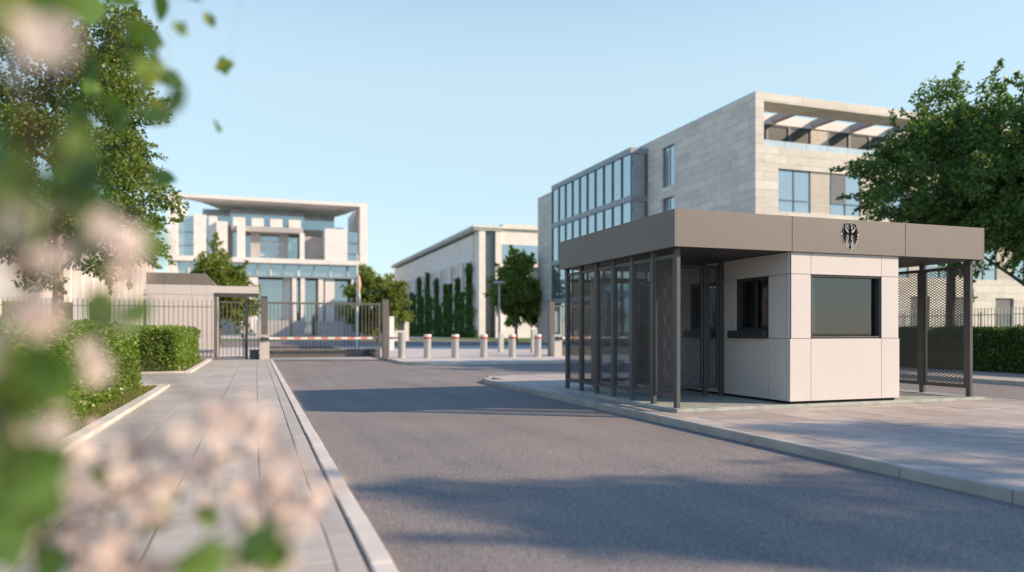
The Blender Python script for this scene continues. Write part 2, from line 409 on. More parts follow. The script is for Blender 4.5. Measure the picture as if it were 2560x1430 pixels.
# plaza beyond the junction
pz = MB(); pz.prism([(5.45,100),(5.45,28.2)] + [(6.85+1.4*math.cos(R(a)), 28.15+1.4*math.sin(R(a))) for a in range(180,271,9)] + [(26,26.75),(26,57),(26,100)], -.015, .1)
pz.box(-1.88+.01, 32.95, -.015, .66, 57, .098); pz.box(-40,32.95,-.0145,-1.88,57,.097)
struct(pz.build("plaza", M['plaza']))
gt = MB(); gt.add([(.66,32.95,.004),(5.3,32.95,.004),(5.3,57,.004),(.66,57,.004)], [(0,1,2,3)]); struct(gt.build("driveway", M['plaza']))
pk = MB(); out_ = [(5.3,33.2),(5.3,28.2)] + [(6.85+1.55*math.cos(R(a)), 28.15+1.55*math.sin(R(a))) for a in range(180,271,9)] + [(26,26.6)]
inn_ = [(5.45,33.2),(5.45,28.2)] + [(6.85+1.4*math.cos(R(a)), 28.15+1.4*math.sin(R(a))) for a in range(180,271,9)] + [(26,26.75)]
for i in range(len(out_)-1):
    L = math.dist(out_[i], out_[i+1]); kerbrun(pk, out_[i], out_[i+1], inn_[i], inn_[i+1], -.02, .105, ln=1.0 if L > 1 else 9)
struct(pk.build("plaza_kerb", M['kerb_light']))
# pavement along the right-hand road
rp = MB(); rp.box(16.75,-30,-.01,19.6,26.5,.085); struct(rp.build("pavement_bed", M['joint']))
t = MB()
for i in range(4): rowtiles(t, 16.76+.7*i, 16.76+.7*(i+1), 2, 26.4, .95, .1, (i*.4) % .95)
struct(t.build("pavement", M['pave_i'], bev=.003))
k = MB(); rowtiles(k, 16.6, 16.75, -2, 26.5, 1.0, .105, .2, .006, .13); struct(k.build("pavement_kerb", M['kerb'], bev=.012))
vr = MB(); vr.box(19.61,-30,-.012,28.6,36.9,.105); struct(vr.build("bank", M['soil']))

# ------------------------------------------------------------------ foliage tools
def leaf_arrays(P, D, L, Wd, rng, fold=.25):
    """one folded leaf per point: base, side, tip, side"""
    n = len(P); D = D / np.linalg.norm(D, axis=1, keepdims=True)
    S = np.cross(D, rng.normal(size=(n,3))); S /= np.linalg.norm(S, axis=1, keepdims=True) + 1e-9
    Nn = np.cross(D, S); L = np.asarray(L).reshape(-1,1) * np.ones((n,1)); W_ = Wd * L
    a = P; b = P + D*L*.45 + S*W_*.5 + Nn*W_*fold; c = P + D*L; d = P + D*L*.45 - S*W_*.5 + Nn*W_*fold
    V = np.stack([a,b,c,d], 1).reshape(-1,3); Fc = np.arange(4*n).reshape(-1,4)
    return V, Fc
def tree(name, label, loc, h, tr, c0, radii, clumps, per, lsize, leaf, bark, seed, group, droop=.5, clump_r=.6, spray=.35, squash=.65):
    rng = np.random.default_rng(seed); loc = Vector(loc)
    root = thing(name, label, "tree", loc, group)
    cz = (h + c0) / 2; rad = np.array([radii[0], radii[1], (h - c0) / 2])
    cen = np.array([loc.x, loc.y, loc.z + cz])
    d = rng.normal(size=(clumps,3)); d /= np.linalg.norm(d, axis=1, keepdims=True)
    ph = rng.uniform(0, 6.28, 6)
    lump = 1 + .17*np.sin(3*np.arctan2(d[:,1], d[:,0]) + ph[0]) + .16*np.sin(5*d[:,2] + ph[1]) + .10*np.sin(7*np.arctan2(d[:,1],d[:,0]) + 4*d[:,2] + ph[2])
    r = rng.uniform(.25, 1, clumps) ** .45 * .92
    cl = d * (r*lump)[:,None] * rad
    up = cl[:,2] > 0                                     # narrower top, fuller waist
    cl[up,:2] *= (1 - .35*(cl[up,2]/rad[2]))[:,None]
    cl += cen
    # trunk and limbs
    tb = MB(); bend = rng.normal(size=2)*.12
    tp = [Vector((loc.x + bend[0]*s*s, loc.y + bend[1]*s*s, loc.z - .05 + (h*.8)*s)) for s in np.linspace(0,1,9)]
    tb.tube(tp, [tr*1.25] + [tr*(1 - .8*s)+.012 for s in np.linspace(.1,1,8)], 12)
    order = np.argsort(-r)
    nl = min(clumps, 34)
    for q in rng.choice(clumps, nl, replace=False):
        e = Vector(cl[q]); zz = max(loc.z + c0*.78, min(loc.z + h*.72, e.z - .55*math.hypot(e.x-loc.x, e.y-loc.y)))
        s = (zz - loc.z + .05) / (h*.8); s = min(max(s,.05),.98); i = min(int(s*8), 7); b = tp[i].lerp(tp[i+1], s*8 - i)
        m = b.lerp(e, .5) + Vector((rng.normal()*.12, rng.normal()*.12, .10*(e-b).length))
        r0 = tr*.42*(1 - .55*s)
        tb.tube([b, b.lerp(m,.5)+Vector((0,0,.03)), m, m.lerp(e,.5), e], [r0, r0*.8, r0*.6, r0*.4, .008], 7)
    tb.build("trunk", bark, root, smooth=True)
    # leaves: clumps plus sprays that stick out
    V = []; nleaf = 0; Ps = []; Ds = []
    for q in range(clumps):
        rc = clump_r * rng.uniform(.55, 1.35); n = int(per * rng.uniform(.6, 1.3) * (rc/clump_r)**2)
        p = rng.normal(size=(n,3)); p /= np.linalg.norm(p, axis=1, keepdims=True); p *= rng.uniform(.15,1,(n,1))**.5
        o = p * np.array([1,1,squash]) * rc
        out = (cl[q] - cen) / (np.linalg.norm((cl[q]-cen)/rad) + .3)
        o[:,2] -= .25*np.hypot(o[:,0], o[:,1])
        Ps.append(cl[q] + o); Ds.append(p*.6 + out/np.linalg.norm(out+1e-6)*.5 + rng.normal(size=(n,3))*.55 + np.array([0,0,-droop]))
        if rng.random() < spray:
            dirv = out/np.linalg.norm(out+1e-6) + rng.normal(size=3)*.3 + np.array([0,0,.25]); dirv /= np.linalg.norm(dirv)
            m = int(per*.28); tt = rng.uniform(0,1,(m,1)); ln = clump_r*rng.uniform(1.2,2.1)
            o2 = dirv*tt*ln + np.array([0,0,-.18])*(tt**2)*ln + rng.normal(size=(m,3))*.10*clump_r*(1.25-tt)
            Ps.append(cl[q] + o2); Ds.append(np.tile(dirv,(m,1))*.6 + rng.normal(size=(m,3))*.6 + np.array([0,0,-droop*.7]))
    Pn = np.concatenate(Ps); Dn = np.concatenate(Ds)
    V, Fc = leaf_arrays(Pn, Dn, lsize*rng.uniform(.6,1.25,len(Pn)), .62, rng)
    mesh_np("crown", V, Fc, leaf, root)
    return root
def hedge(name, label, x0, y0, x1, y1, z0, z1, dens, lsize, leaf, seed, group, faces="NSEWT"):
    rng = np.random.default_rng(seed)
    root = thing(name, label, "hedge", ((x0+x1)/2,(y0+y1)/2,z0), group)
    MB().box(x0+.13,y0+.13,z0,x1-.13,y1-.13,z1-.12).build("shade_core", M['twig_shade'], root)  # solid dark brown box standing for the shade inside the hedge
    Ps, Ds = [], []
    def und(a, b): return .035*np.sin(a*2.3+seed)+.03*np.sin(b*3.1+1.3*a)+.025*np.sin(a*7.7+b*5.1)
    spec = {"S": (x1-x0, z1-z0), "N": (x1-x0, z1-z0), "E": (y1-y0, z1-z0), "W": (y1-y0, z1-z0), "T": (x1-x0, y1-y0)}
    for f in faces:
        A = spec[f][0]*spec[f][1]; n = int(A*dens); u = rng.uniform(0,1,n); v = rng.uniform(0,1,n)
        dep = np.abs(rng.normal(size=n))*.07 - .035
        if f == "T":
            x = x0+u*(x1-x0); y = y0+v*(y1-y0); P = np.stack([x,y,z1-dep+und(x,y)],1); nrm = np.array([0,0,1.])
        elif f in "SN":
            x = x0+u*(x1-x0); z = z0+.03+v*(z1-z0-.03); s = -1 if f=="S" else 1; yb = y0 if f=="S" else y1
            P = np.stack([x, yb+s*(und(x,z)-dep), z],1); nrm = np.array([0,s,0.])
        else:
            y = y0+u*(y1-y0); z = z0+.03+v*(z1-z0-.03); s = -1 if f=="W" else 1; xb = x0 if f=="W" else x1
            P = np.stack([xb+s*(und(y,z)-dep), y, z],1); nrm = np.array([s,0,0.])
        Ps.append(P); Ds.append(nrm*.75 + rng.normal(size=(n,3))*.75 + np.array([0,0,.15]))
    P = np.concatenate(Ps); D = np.concatenate(Ds)
    # stray shoots along the top
    m = int((x1-x0)*(y1-y0)*dens*.05); x = rng.uniform(x0,x1,m); y = rng.uniform(y0,y1,m)
    P = np.concatenate([P, np.stack([x,y,z1+rng.uniform(.0,.09,m)],1)]); D = np.concatenate([D, rng.normal(size=(m,3))*.6+np.array([0,0,.8])])
    V, Fc = leaf_arrays(P, D, lsize*rng.uniform(.6,1.25,len(P)), .62, rng)
    mesh_np("foliage", V, Fc, leaf, root); return root

# ------------------------------------------------------------------ guard booth
booth = thing("guard_booth", "pale panelled guard booth under a flat taupe roof with eagle emblem and mesh side screens", "guard booth", (8.5, 11, .1))
BX0, BX1, BY0, BY1 = 7.57, 9.71, 9.0, 12.9
ZS, ZR0, ZR1 = .155, 2.45, 2.98
sl_ = MB(); sl_.box(5.60,8.97,.101,11.55,13.3,ZS); sl_.build("floor_slab", M['slab'], booth, bev=.006)
# roof: fascia panels, soffit, top
fx = [5.55,7.57,9.78,11.5]
for i in range(3):
    m = MB(); m.box(fx[i]+(.03 if i == 0 else .004), 8.95, ZR0, fx[i+1]-(.03 if i == 2 else .004), 8.98, ZR1); m.build("fascia_panel", M['fascia'], booth, bev=.003)
m = MB(); m.box(5.55,8.95,ZR0,5.58,13.1,ZR1); m.build("fascia_panel", M['fascia'], booth, bev=.003)
m = MB(); m.box(11.47,8.95,ZR0,11.5,13.1,ZR1); m.build("fascia_panel", M['fascia'], booth, bev=.003)
m = MB(); m.box(5.58,13.07,ZR0,11.47,13.1,ZR1); m.build("fascia_panel", M['fascia'], booth, bev=.003)
MB().box(5.581,8.981,ZR1-.06,11.469,13.069,ZR1-.012).build("roof", M['fascia'], booth)
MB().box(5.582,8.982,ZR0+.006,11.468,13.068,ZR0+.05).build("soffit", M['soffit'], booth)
# walls: hollow core with openings, cladding panels 12 mm proud
zb = [.195,1.145,2.12,2.452]
def wallrun(axis, fixed, inward, breaks, winds, core, clad):
    """panels on one face; winds = set of break-indices that hold a window in the middle row"""
    for i in range(len(breaks)-1):
        a, b = breaks[i], breaks[i+1]
        for j in range(3):
            if i in winds and j == 1: continue
            z0_, z1_ = zb[j], zb[j+1]
            for (mb, p0, p1, gg) in ((clad, 0, .018, .0035), (core, .020, .10, 0)):
                q0, q1 = sorted((fixed + inward*p0, fixed + inward*p1))
                if mb is core and axis == 'x':
                    a, b = max(a, BX0+.021), min(b, BX1-.021)
                if axis == 'x': mb.box(a+gg, q0, z0_+gg, b-gg, q1, z1_-gg)
                else: mb.box(q0, a+gg, z0_+gg, q1, b-gg, z1_-gg)
core, clad = MB(), MB()
wallrun('x', BY0, 1, [BX0,7.96,9.34,BX1], {1}, core, clad)
lb = [BY0+.02,9.08,9.49,10.31,10.83,11.67,12.1,BY1]
wallrun('y', BX0, 1, lb, {2,4}, core, clad); wallrun('y', BX1, -1, lb, {2,4}, core, clad)
wallrun('x', BY1, -1, [BX0+.02,8.4,9.0,BX1-.02], set(), core, clad)
core.build("inner_wall", M['core'], booth); clad.build("wall_cladding", M['panel'], booth, bev=.002)
m = MB(); m.box(BX0+.05,BY0+.05,ZS,BX1-.05,BY1-.05,.2); m.build("plinth", M['core'], booth)
MB().box(BX0+.1,BY0+.1,2.38,BX1-.1,BY1-.1,2.43).build("ceiling_panel", M['interior'], booth)
def booth_window(axis, fixed, inward, a, b, sill):
    z0_, z1_ = (1.145 if not sill else 1.27), 2.12
    def bx(mb, u0, u1, d0, d1, za, zc):
        q0, q1 = sorted((fixed+inward*d0, fixed+inward*d1))
        return mb.box(u0,q0,za,u1,q1,zc) if axis == 'x' else mb.box(q0,u0,za,q1,u1,zc)
    fr = MB(); f = .045 if sill else .03
    bx(fr, a+.002, a+f, .02, .135, z0_+.002, z1_-.002); bx(fr, b-f, b-.002, .02, .135, z0_+.002, z1_-.002)
    bx(fr, a+f, b-f, .02, .134, z0_+.002, z0_+f); bx(fr, a+f, b-f, .02, .134, z1_-f, z1_-.002)
    if sill: bx(fr, (a+b)/2-.02, (a+b)/2+.02, .085, .13, z0_+f, z1_-f)
    w_ = fr.build("window", M['dark'], booth, bev=.002)
    gl_ = MB(); bx(gl_, a+f, b-f, .10, .106, z0_+f, z1_-f); gl_.build("pane", M['window'], w_)
    if sill:
        s_ = MB(); bx(s_, a+.02 if inward > 0 else a, b+.10, -.10, .019, 1.15, 1.268); s_.build("counter", M['dark'], w_, bev=.004)
        s2 = MB(); bx(s2, a, b, .0195, .13, 1.147, 1.268); s2.build("sill", M['dark'], w_)
booth_window('x', BY0, 1, 7.96, 9.34, False)
for a, b in ((9.49,10.31),(10.83,11.67)):
    booth_window('y', BX0, 1, a, b, True); booth_window('y', BX1, -1, a, b, True)
# desk and stool inside stay behind dark glass
dk = MB(); dk.box(BX0+.12,BY0+.16,.82,BX1-.12,BY0+.75,.86); dk.box(BX0+.2,BY0+.25,.2,BX0+.26,BY0+.7,.82); dk.box(BX1-.26,BY0+.25,.2,BX1-.2,BY0+.7,.82)
dk.build("desk", M['interior'], booth)
# posts and expanded-metal screens
def diamond_mesh(mb, W_, H_, dw=.084, dh=.048, t=.0095, th=.006):
    """strands of expanded metal filling W x H in local u (along) and z; thickness across"""
    nu = max(1, round(W_/dw)); nv = max(1, round(H_/dh)); du, dv = W_/nu, H_/nv
    quads = []
    for i in range(nu):
        for j in range(nv):
            u, z = i*du, j*dv
            quads += [((u, z+dv/2), (u+du/2, z+dv)), ((u+du/2, z+dv), (u+du, z+dv/2)), ((u+du, z+dv/2), (u+du/2, z)), ((u+du/2, z), (u, z+dv/2))]
    for p, q in quads:
        L = math.dist(p, q); nx, nz = -(q[1]-p[1])/L*t/2, (q[0]-p[0])/L*t/2
        pts = [(p[0]-nx,p[1]-nz),(q[0]-nx,q[1]-nz),(q[0]+nx,q[1]+nz),(p[0]+nx,p[1]+nz)]
        n = len(mb.v)
        mb.v += [(a, -th/2, b) for a, b in pts] + [(a, th/2, b) for a, b in pts]
        mb.f += [(n,n+1,n+2,n+3),(n+7,n+6,n+5,n+4),(n,n+4,n+5,n+1),(n+2,n+6,n+7,n+3)]
cache = {}
def screen(p0, p1, z0_=.29, z1_=2.37, fr=.04, dp=.035):
    """framed mesh panel from p0 to p1 (xy)"""
    L = round(math.dist(p0, p1), 3); ang = math.atan2(p1[1]-p0[1], p1[0]-p0[0])
    if L not in cache:
        f = MB(); d = dp/2
        f.box(0,-d,z0_,fr,d,z1_); f.box(L-fr,-d,z0_,L,d,z1_); f.box(fr,-d,z0_,L-fr,d,z0_+fr*1.5); f.box(fr,-d,z1_-fr*1.3,L-fr,d,z1_)
        me_f = f.build("screen_frame", M['screen'], None, bev=.002)
        g_ = MB(); diamond_mesh(g_, L-2*fr, z1_-z0_-fr*2.8)
        g_.v = [(x+fr, y, z+z0_+fr*1.5) for x,y,z in g_.v]
        me_g = g_.build("mesh_infill", M['dark'], None)
        cache[L] = (me_f.data, me_g.data); bpy.data.objects.remove(me_f); bpy.data.objects.remove(me_g)
    o = bpy.data.objects.new("mesh_screen", cache[L][0]); COL.objects.link(o); o.parent = booth
    o.location = Vector((p0[0], p0[1], 0)) - booth.location; o.rotation_euler = (0,0,ang)
    q = bpy.data.objects.new("mesh_infill", cache[L][1]); COL.objects.link(q); q.parent = o
    return o
def post(x, y, sx=.06, sy=.085, z1_=None):
    m = MB(); m.box(x-sx/2,y-sy/2,ZS-.003,x+sx/2,y+sy/2,z1_ or ZR0+.007); m.build("post", M['screen'], booth, bev=.003)
LX = 5.70; ly = [9.13 + .652*i for i in range(7)]
for y in ly: post(LX, y)
for i in range(6): screen((LX, ly[i]+.05), (LX, ly[i+1]-.05))
RX = 11.38; ry = [9.13,10.05,10.97,11.89,12.81]
for y in ry: post(RX, y)
for i in range(4): screen((RX, ry[i]+.05), (RX, ry[i+1]-.05))
PY = 10.66
for x in (6.30,7.20,7.52): post(x, PY, .075, .07)
screen((6.345,PY),(7.155,PY)); screen((7.245,PY),(7.475,PY))
for x in (6.65,7.53): post(x, 12.98, .06, .06)
m = MB(); m.box(LX+.04,12.96,.27,7.5,13.0,.33); m.build("back_rail", M['dark'], booth); m = MB(); m.box(LX+.04,12.96,2.2,7.5,13.0,2.26); m.build("back_rail", M['dark'], booth)
# federal eagle on the fascia
def emblem():
    ex, ez, y0, s = 8.655, 2.725, 8.95, .175/285
    def xy(p): return (ex + (p[0]-818)*s, ez - (p[1]-648)*s)
    def bar(a, b, wd, wd2=None):
        (x0,z0_),(x1,z1_) = xy(a), xy(b); L = math.dist((x0,z0_),(x1,z1_)); nx, nz = -(z1_-z0_)/L, (x1-x0)/L
        w0 = wd*s/2; w1 = (wd2 if wd2 else wd)*s/2
        return [(x0-nx*w0,z0_-nz*w0),(x1-nx*w1,z1_-nz*w1),(x1+nx*w1,z1_+nz*w1),(x0+nx*w0,z0_+nz*w0)]
    B, W_ = MB(), MB()
    body = [(782,328),(803,310),(840,312),(816,332),(852,375),(848,425),(864,485),(874,535),(866,610),(852,680),(850,760),(884,803),(836,775),(832,900),(862,966),(836,956),(820,990),(804,956),(778,966),(806,900),(802,775),(750,806),(786,755),(784,650),(768,600),(764,530),(780,480),(795,430),(790,370)]
    B.prism_y([xy(p) for p in body], y0-.0105, y0-.0062)
    cx_ = 818
    wide = [(cx_+(p[0]-cx_)*1.12+(6 if p[0]>cx_ else -6), 648+(p[1]-648)*1.035) for p in body]
    W_.prism_y([xy(p) for p in wide], y0-.0058, y0-.001)
    for mir in (1,-1):
        mp = lambda p: p if mir == 1 else (1640-p[0], p[1]+6)
        segs = [((652,362),(636,440),28,34),((636,440),(690,545),38,48),((690,545),(775,590),54,70),((636,440),(562,578),28,23),
                ((655,480),(572,668),26,24),((668,520),(592,738),26,24),((690,555),(616,792),26,24),((722,580),(645,842),28,24),
                ((650,356),(732,347),24,34),((682,385),(700,450),12,14),((700,450),(772,512),14,22)]
        for n_, (a, b, c, d) in enumerate(segs):
            B.prism_y(bar(mp(a), mp(b), c, d), y0-.0107-.0001*n_-(.00005 if mir < 0 else 0), y0-.0061)
            if n_ < 9: W_.prism_y(bar(mp(a), mp((b[0]+(b[0]-a[0])*.08, b[1]+(b[1]-a[1])*.08)), c+9, d+9), y0-.0050-.0001*n_, y0-.0012-.0001*n_)
        W_.prism_y([xy(mp(p)) for p in ((648,352),(735,335),(740,362),(690,380),(705,450),(770,500),(775,620),(735,640),(642,850),(604,795),(562,680),(545,588))], y0-.0049-(.0001 if mir < 0 else 0), y0-.0011)
        for a, b in (((770,650),(735,780)),((745,800),(690,925)),((790,800),(760,940)),((735,780),(690,925)),((790,820),(720,950)),((690,920),(800,985))):
            W_.prism_y(bar(mp(a), mp(b), 7, 7), y0-.0045, y0-.0015)
        W_.prism_y(bar(mp((660,420)), mp((690,500)), 9, 11), y0-.0125, y0-.0065); W_.prism_y(bar(mp((690,500)), mp((762,560)), 12, 18), y0-.0126, y0-.0065)
    e_ = W_.build("eagle_emblem", M['emblem_white'], booth); B.build("eagle_figure", M['emblem_black'], e_)
    for o in (e_, e_.children[0]):
        bm_ = bmesh.new(); bm_.from_mesh(o.data); bmesh.ops.recalc_face_normals(bm_, faces=bm_.faces); bm_.to_mesh(o.data)
emblem()
# turnstile behind the screens: frame, drum column and glass wings
ts = thing("turnstile", "full-height turnstile with bluish glass wings behind the booth's mesh screens", "turnstile", (6.55, 11.9, ZS))
m = MB(); m.lathe(6.55,11.9,[(.05,ZS),(.05,2.2)],14); m.build("column", M['steel'], ts, smooth=False)
for a in (35,155,275):
    d = Vector((math.cos(R(a)), math.sin(R(a)), 0)); nrm = Vector((-d.y, d.x, 0))*.006
    c0_ = Vector((6.55,11.9,0)) + d*.07; c1_ = Vector((6.55,11.9,0)) + d*.62
    m = MB(); m.prism([tuple((c0_-nrm)[:2]), tuple((c1_-nrm)[:2]), tuple((c1_+nrm)[:2]), tuple((c0_+nrm)[:2])], .3, 2.1); m.build("glass_wing", M['clear'], ts)
    m = MB(); m.tube([(c1_.x,c1_.y,.26),(c1_.x,c1_.y,2.14)], .02, 8); m.build("wing_edge", M['steel'], ts)
m = MB(); m.box(6.0,12.5,ZS,6.06,12.62,2.2); m.box(7.08,12.5,ZS,7.14,12.62,2.2); m.box(6.0,12.5,2.2,7.14,12.62,2.27); m.build("frame", M['steel'], ts)

# ------------------------------------------------------------------ gates, fences, barriers, bollards
def pickets(mb, x0, x1, y, z0_, z1_, sp, r=.011):
    n = int((x1-x0)/sp)
    for i in range(n+1):
        x = x0 + (x1-x0)*i/n; mb.box(x-r, y-r, z0_, x+r, y+r, z1_)
fL = thing("railing_fence", "tall dark railing fence between the near trees and the white gatehouse", "fence", (-10, 32.5, .1))
m = MB(); pickets(m, -18, -1.72, 32.5, .15, 2.55, .178); m.build("railing", M['gatemetal'], fL)
m = MB(); m.box(-18,32.488,2.25,-1.72,32.512,2.28); m.build("rail", M['gatemetal'], fL); m = MB(); m.box(-18,32.487,.2,-1.72,32.513,.24); m.build("rail", M['gatemetal'], fL)
for x in (-16.2,-13.2,-10.2,-7.2,-4.2):
    m = MB(); m.box(x-.03,32.53,.08,x+.03,32.59,2.3); m.build("fence_post", M['gatemetal'], fL)
pg = thing("pedestrian_gate", "narrow barred pedestrian gate beside the white gatehouse canopy", "gate", (-1, 32.5, .1))
m = MB(); m.box(-1.62,32.44,.08,-1.50,32.56,2.66); m.build("gate_post", M['gatemetal'], pg, bev=.004)
m = MB(); m.box(-.44,32.43,.08,-.32,32.57,2.6); m.build("gate_post", M['dark'], pg, bev=.004)
m = MB(); m.box(-1.47,32.48,.16,-1.42,32.52,2.5); m.box(-.52,32.48,.16,-.47,32.52,2.5); m.box(-1.42,32.481,2.45,-.52,32.519,2.5); m.box(-1.42,32.481,.16,-.52,32.519,.22); m.build("gate_frame", M['gatemetal'], pg)
m = MB(); pickets(m, -1.42+.13, -.52-.13, 32.5, .22, 2.45, .155, .013); m.build("gate_bars", M['gatemetal'], pg)
m = MB(); m.box(-.58,32.45,1.0,-.5,32.479,1.2); m.build("lock", M['dark'], pg)
mf = thing("railing_fence", "short barred fence section between pedestrian gate and sliding gate post", "fence", (-.05,32.5,.1))
m = MB(); pickets(m, -.22, .24, 32.56, .15, 2.5, .15, .013); m.box(-.28,32.55,2.3,.26,32.57,2.34); m.box(-.28,32.55,.2,.26,32.57,.25); m.box(-.05,32.55,2.5,.26,32.57,2.54); m.build("railing", M['gatemetal'], mf)
bx_ = MB(); bx_.box(-.25,32.15,.1,.12,32.4,.46); bx_.box(-.27,32.13,.46,.14,32.42,.5)
tag(bx_.build("control_box", plain("control_box_paint", (.06,.075,.10), .5), bev=.01), "low dark blue control box left of the barrier housing", "box")
def sliding_gate(x0, x1, y, label):
    root = thing("sliding_gate", label, "gate", ((x0+x1)/2, y, .1))
    m = MB(); m.box(x0,y-.03,2.42,x1,y+.03,2.50); m.box(x0,y-.028,1.02,x1,y+.028,1.06); m.box(x0,y-.029,.5,x0+.07,y+.029,2.42); m.box(x1-.07,y-.029,.5,x1,y+.029,2.42); m.build("gate_frame", M['gatemetal'], root)
    m = MB(); pickets(m, x0+.17, x1-.17, y, .5, 2.42, .148, .014); m.build("gate_bars", M['gatemetal'], root)
    m = MB(); m.box(x0,y-.06,.14,x1,y+.06,.31); m.box(x0,y-.055,.318,x1,y+.055,.5); m.build("bottom_beam", M['gatemetal'], root, bev=.006)
    m = MB(); m.box(x1-.75,y-.075,.14,x1-.42,y-.061,.5); m.build("drive_cover", M['dark'], root)
    return root
sliding_gate(.40, 5.18, 32.5, "long barred sliding gate closed across the road behind the striped barrier")
sliding_gate(13.35, 18.2, 32.2, "second barred sliding gate partly hidden behind the guard booth screens")
def gate_post(x, y, h, label):
    root = thing("gate_post", label, "gate post", (x,y,.0), "square posts of the sliding gates")
    m = MB(); m.box(x-.13,y-.13,.0,x+.13,y+.13,h); m.build("shaft", M['gatemetal'], root, bev=.006)
    m = MB(); m.box(x-.14,y-.14,h,x+.14,y+.14,h+.05); m.build("cap", M['dark'], root)
gate_post(.33, 32.52, 2.68, "square taupe gate post standing right behind the left barrier housing")
gate_post(5.28, 31.65, 2.62, "square dark gate post at the closing end of the long sliding gate")
gate_post(13.15, 32.0, 2.66, "square taupe gate post beside the booth's far corner, barrier housing before it")
def barrier(x, y, L, label):
    root = thing("road_barrier", label, "barrier", (x,y,.1), "striped road barriers")
    m = MB(); m.box(x-.19,y-.17,.1,x+.19,y+.17,1.08); m.build("housing", M['post'], root, bev=.012)
    m = MB(); m.box(x-.20,y-.18,1.08,x+.20,y+.18,1.12); m.build("housing_lid", M['post'], root, bev=.01)
    m = MB(); m.tube([(x-.08,y-.172,.95),(x-.08,y-.26,.95)], .075, 14); m.box(x-.12,y-.275,.9,x+.18,y-.2,1.0); m.build("pivot", M['dark'], root)
    m = MB(); m.box(x+.13,y-.27,.925,x+L,y-.215,1.015); a = m.build("boom", M['white'], root, bev=.008)
    n = int(L/.62)
    for i in range(n):
        s = x + .62 + i*(L-.7)/n
        m = MB(); m.box(s,y-.273,.922,s+.28,y-.212,1.018); m.build("red_stripe", M['stripe'], a)
barrier(.33, 32.05, 5.65, "road barrier with lowered red and white boom before the long sliding gate")
barrier(13.1, 31.2, 5.2, "road barrier half hidden behind the booth screens with its boom lowered")
def bollard(x, y, label, plainone=False):
    root = thing("bollard", label, "bollard", (x,y,.1), "steel bollards on the plaza")
    h = 1.12 if plainone else 1.03; r = .165
    m = MB(); m.lathe(x,y,[(r,.1),(r,.1+h-.20 if not plainone else .1+h-.09)],28); m.build("shaft", M['steel'], root)
    if not plainone:
        m = MB(); m.lathe(x,y,[(r+.004,.1+h-.20),(r+.004,.1+h-.11)],28); m.build("red_band", M['red'], root)
        m = MB(); m.lathe(x,y,[(r,.1+h-.11),(r,.1+h-.02),(r-.02,.1+h)],28); m.build("cap", M['white'], root)
    else:
        m = MB(); m.lathe(x,y,[(r+.006,.1+h-.09),(r+.006,.1+h-.01),(r-.012,.1+h)],28); m.build("cap", M['steel'], root)
    return root
bollard(5.98, 31.6, "plain taller steel bollard without a red band beside the dark gate post", True)
b0 = bollard(7.06, 31.35, "red-banded steel bollard next to the plain tall one")
for x, y, l in ((8.27,31.2,"red-banded steel bollard in front of the ivy columns"), (9.55,31.1,"red-banded steel bollard just left of the thin lamp post"),
                (10.87,31.05,"red-banded steel bollard right of the lamp post, under the small tree"), (12.08,31.0,"red-banded steel bollard next to the second barrier housing")):
    dup(b0, (x,y,.1), l, "steel bollards on the plaza")
for x, y, h, sx, l in ((12.75,38.3,1.02,.24,"slim square marker pillar behind the red-banded bollards"), (14.05,36.6,1.25,.3,"wider square marker pillar near the second barrier housing")):
    r_ = thing("marker_pillar", l, "pillar", (x,y,.1), "square marker pillars")
    m = MB(); m.box(x-sx/2,y-.14,.1,x+sx/2,y+.14,.1+h); m.build("shaft", M['post'], r_, bev=.01)
    m = MB(); m.box(x-sx/2-.01,y-.15,.1+h,x+sx/2+.01,y+.15,.13+h); m.build("cap", M['white'], r_)
lp = at(1248, 870, 50); lp.z = .1
l_ = thing("lamp_post", "thin grey lamp post with flat head above the bollards", "lamp post", lp)
m = MB(); m.tube([(lp.x,lp.y,.1),(lp.x,lp.y,4.5)], [.09,.06], 12); m.build("pole", M['aluband'], l_)
m = MB(); m.lathe(lp.x,lp.y,[(.10,4.5),(.42,4.56),(.42,4.64),(.3,4.68)],20); m.build("lamp_head", M['aluband'], l_)
fp = at(893, 870, 58); fp.z = .1
l_ = thing("flagpole", "slender pale flagpole with a furled pale orange and grey flag behind the sliding gate", "flagpole", fp)
m = MB(); m.tube([(fp.x,fp.y,.1),(fp.x,fp.y,7.4)], [.1,.05], 10); m.build("pole", M['white'], l_)
m = MB(); m.tube([(fp.x+.1,fp.y-.12,4.4),(fp.x+.13,fp.y-.14,5.0),(fp.x+.1,fp.y-.12,5.7)], [.10,.16,.08], 8); m.build("flag", M['orange'], l_)
m = MB(); m.tube([(fp.x+.12,fp.y-.12,3.3),(fp.x+.14,fp.y-.14,3.9),(fp.x+.1,fp.y-.12,4.38)], [.08,.14,.1], 8); m.build("flag", M['aluband'], l_)
q_ = at(979, 876, 46); q_.z = .1
l_ = thing("marker_pillar", "tall slim white square post just right of the dark gate post", "pillar", q_, "square marker pillars")
m = MB(); m.box(q_.x-.14,q_.y-.12,.1,q_.x+.14,q_.y+.12,2.15); m.build("shaft", M['white'], l_); m = MB(); m.box(q_.x-.16,q_.y-.14,2.15,q_.x+.16,q_.y+.14,2.2); m.build("cap", M['white'], l_)
q_ = at(1001, 850, 88); q_.z = .16
l_ = thing("kiosk", "small white kiosk with dark window in front of the ivy wall", "kiosk", q_)
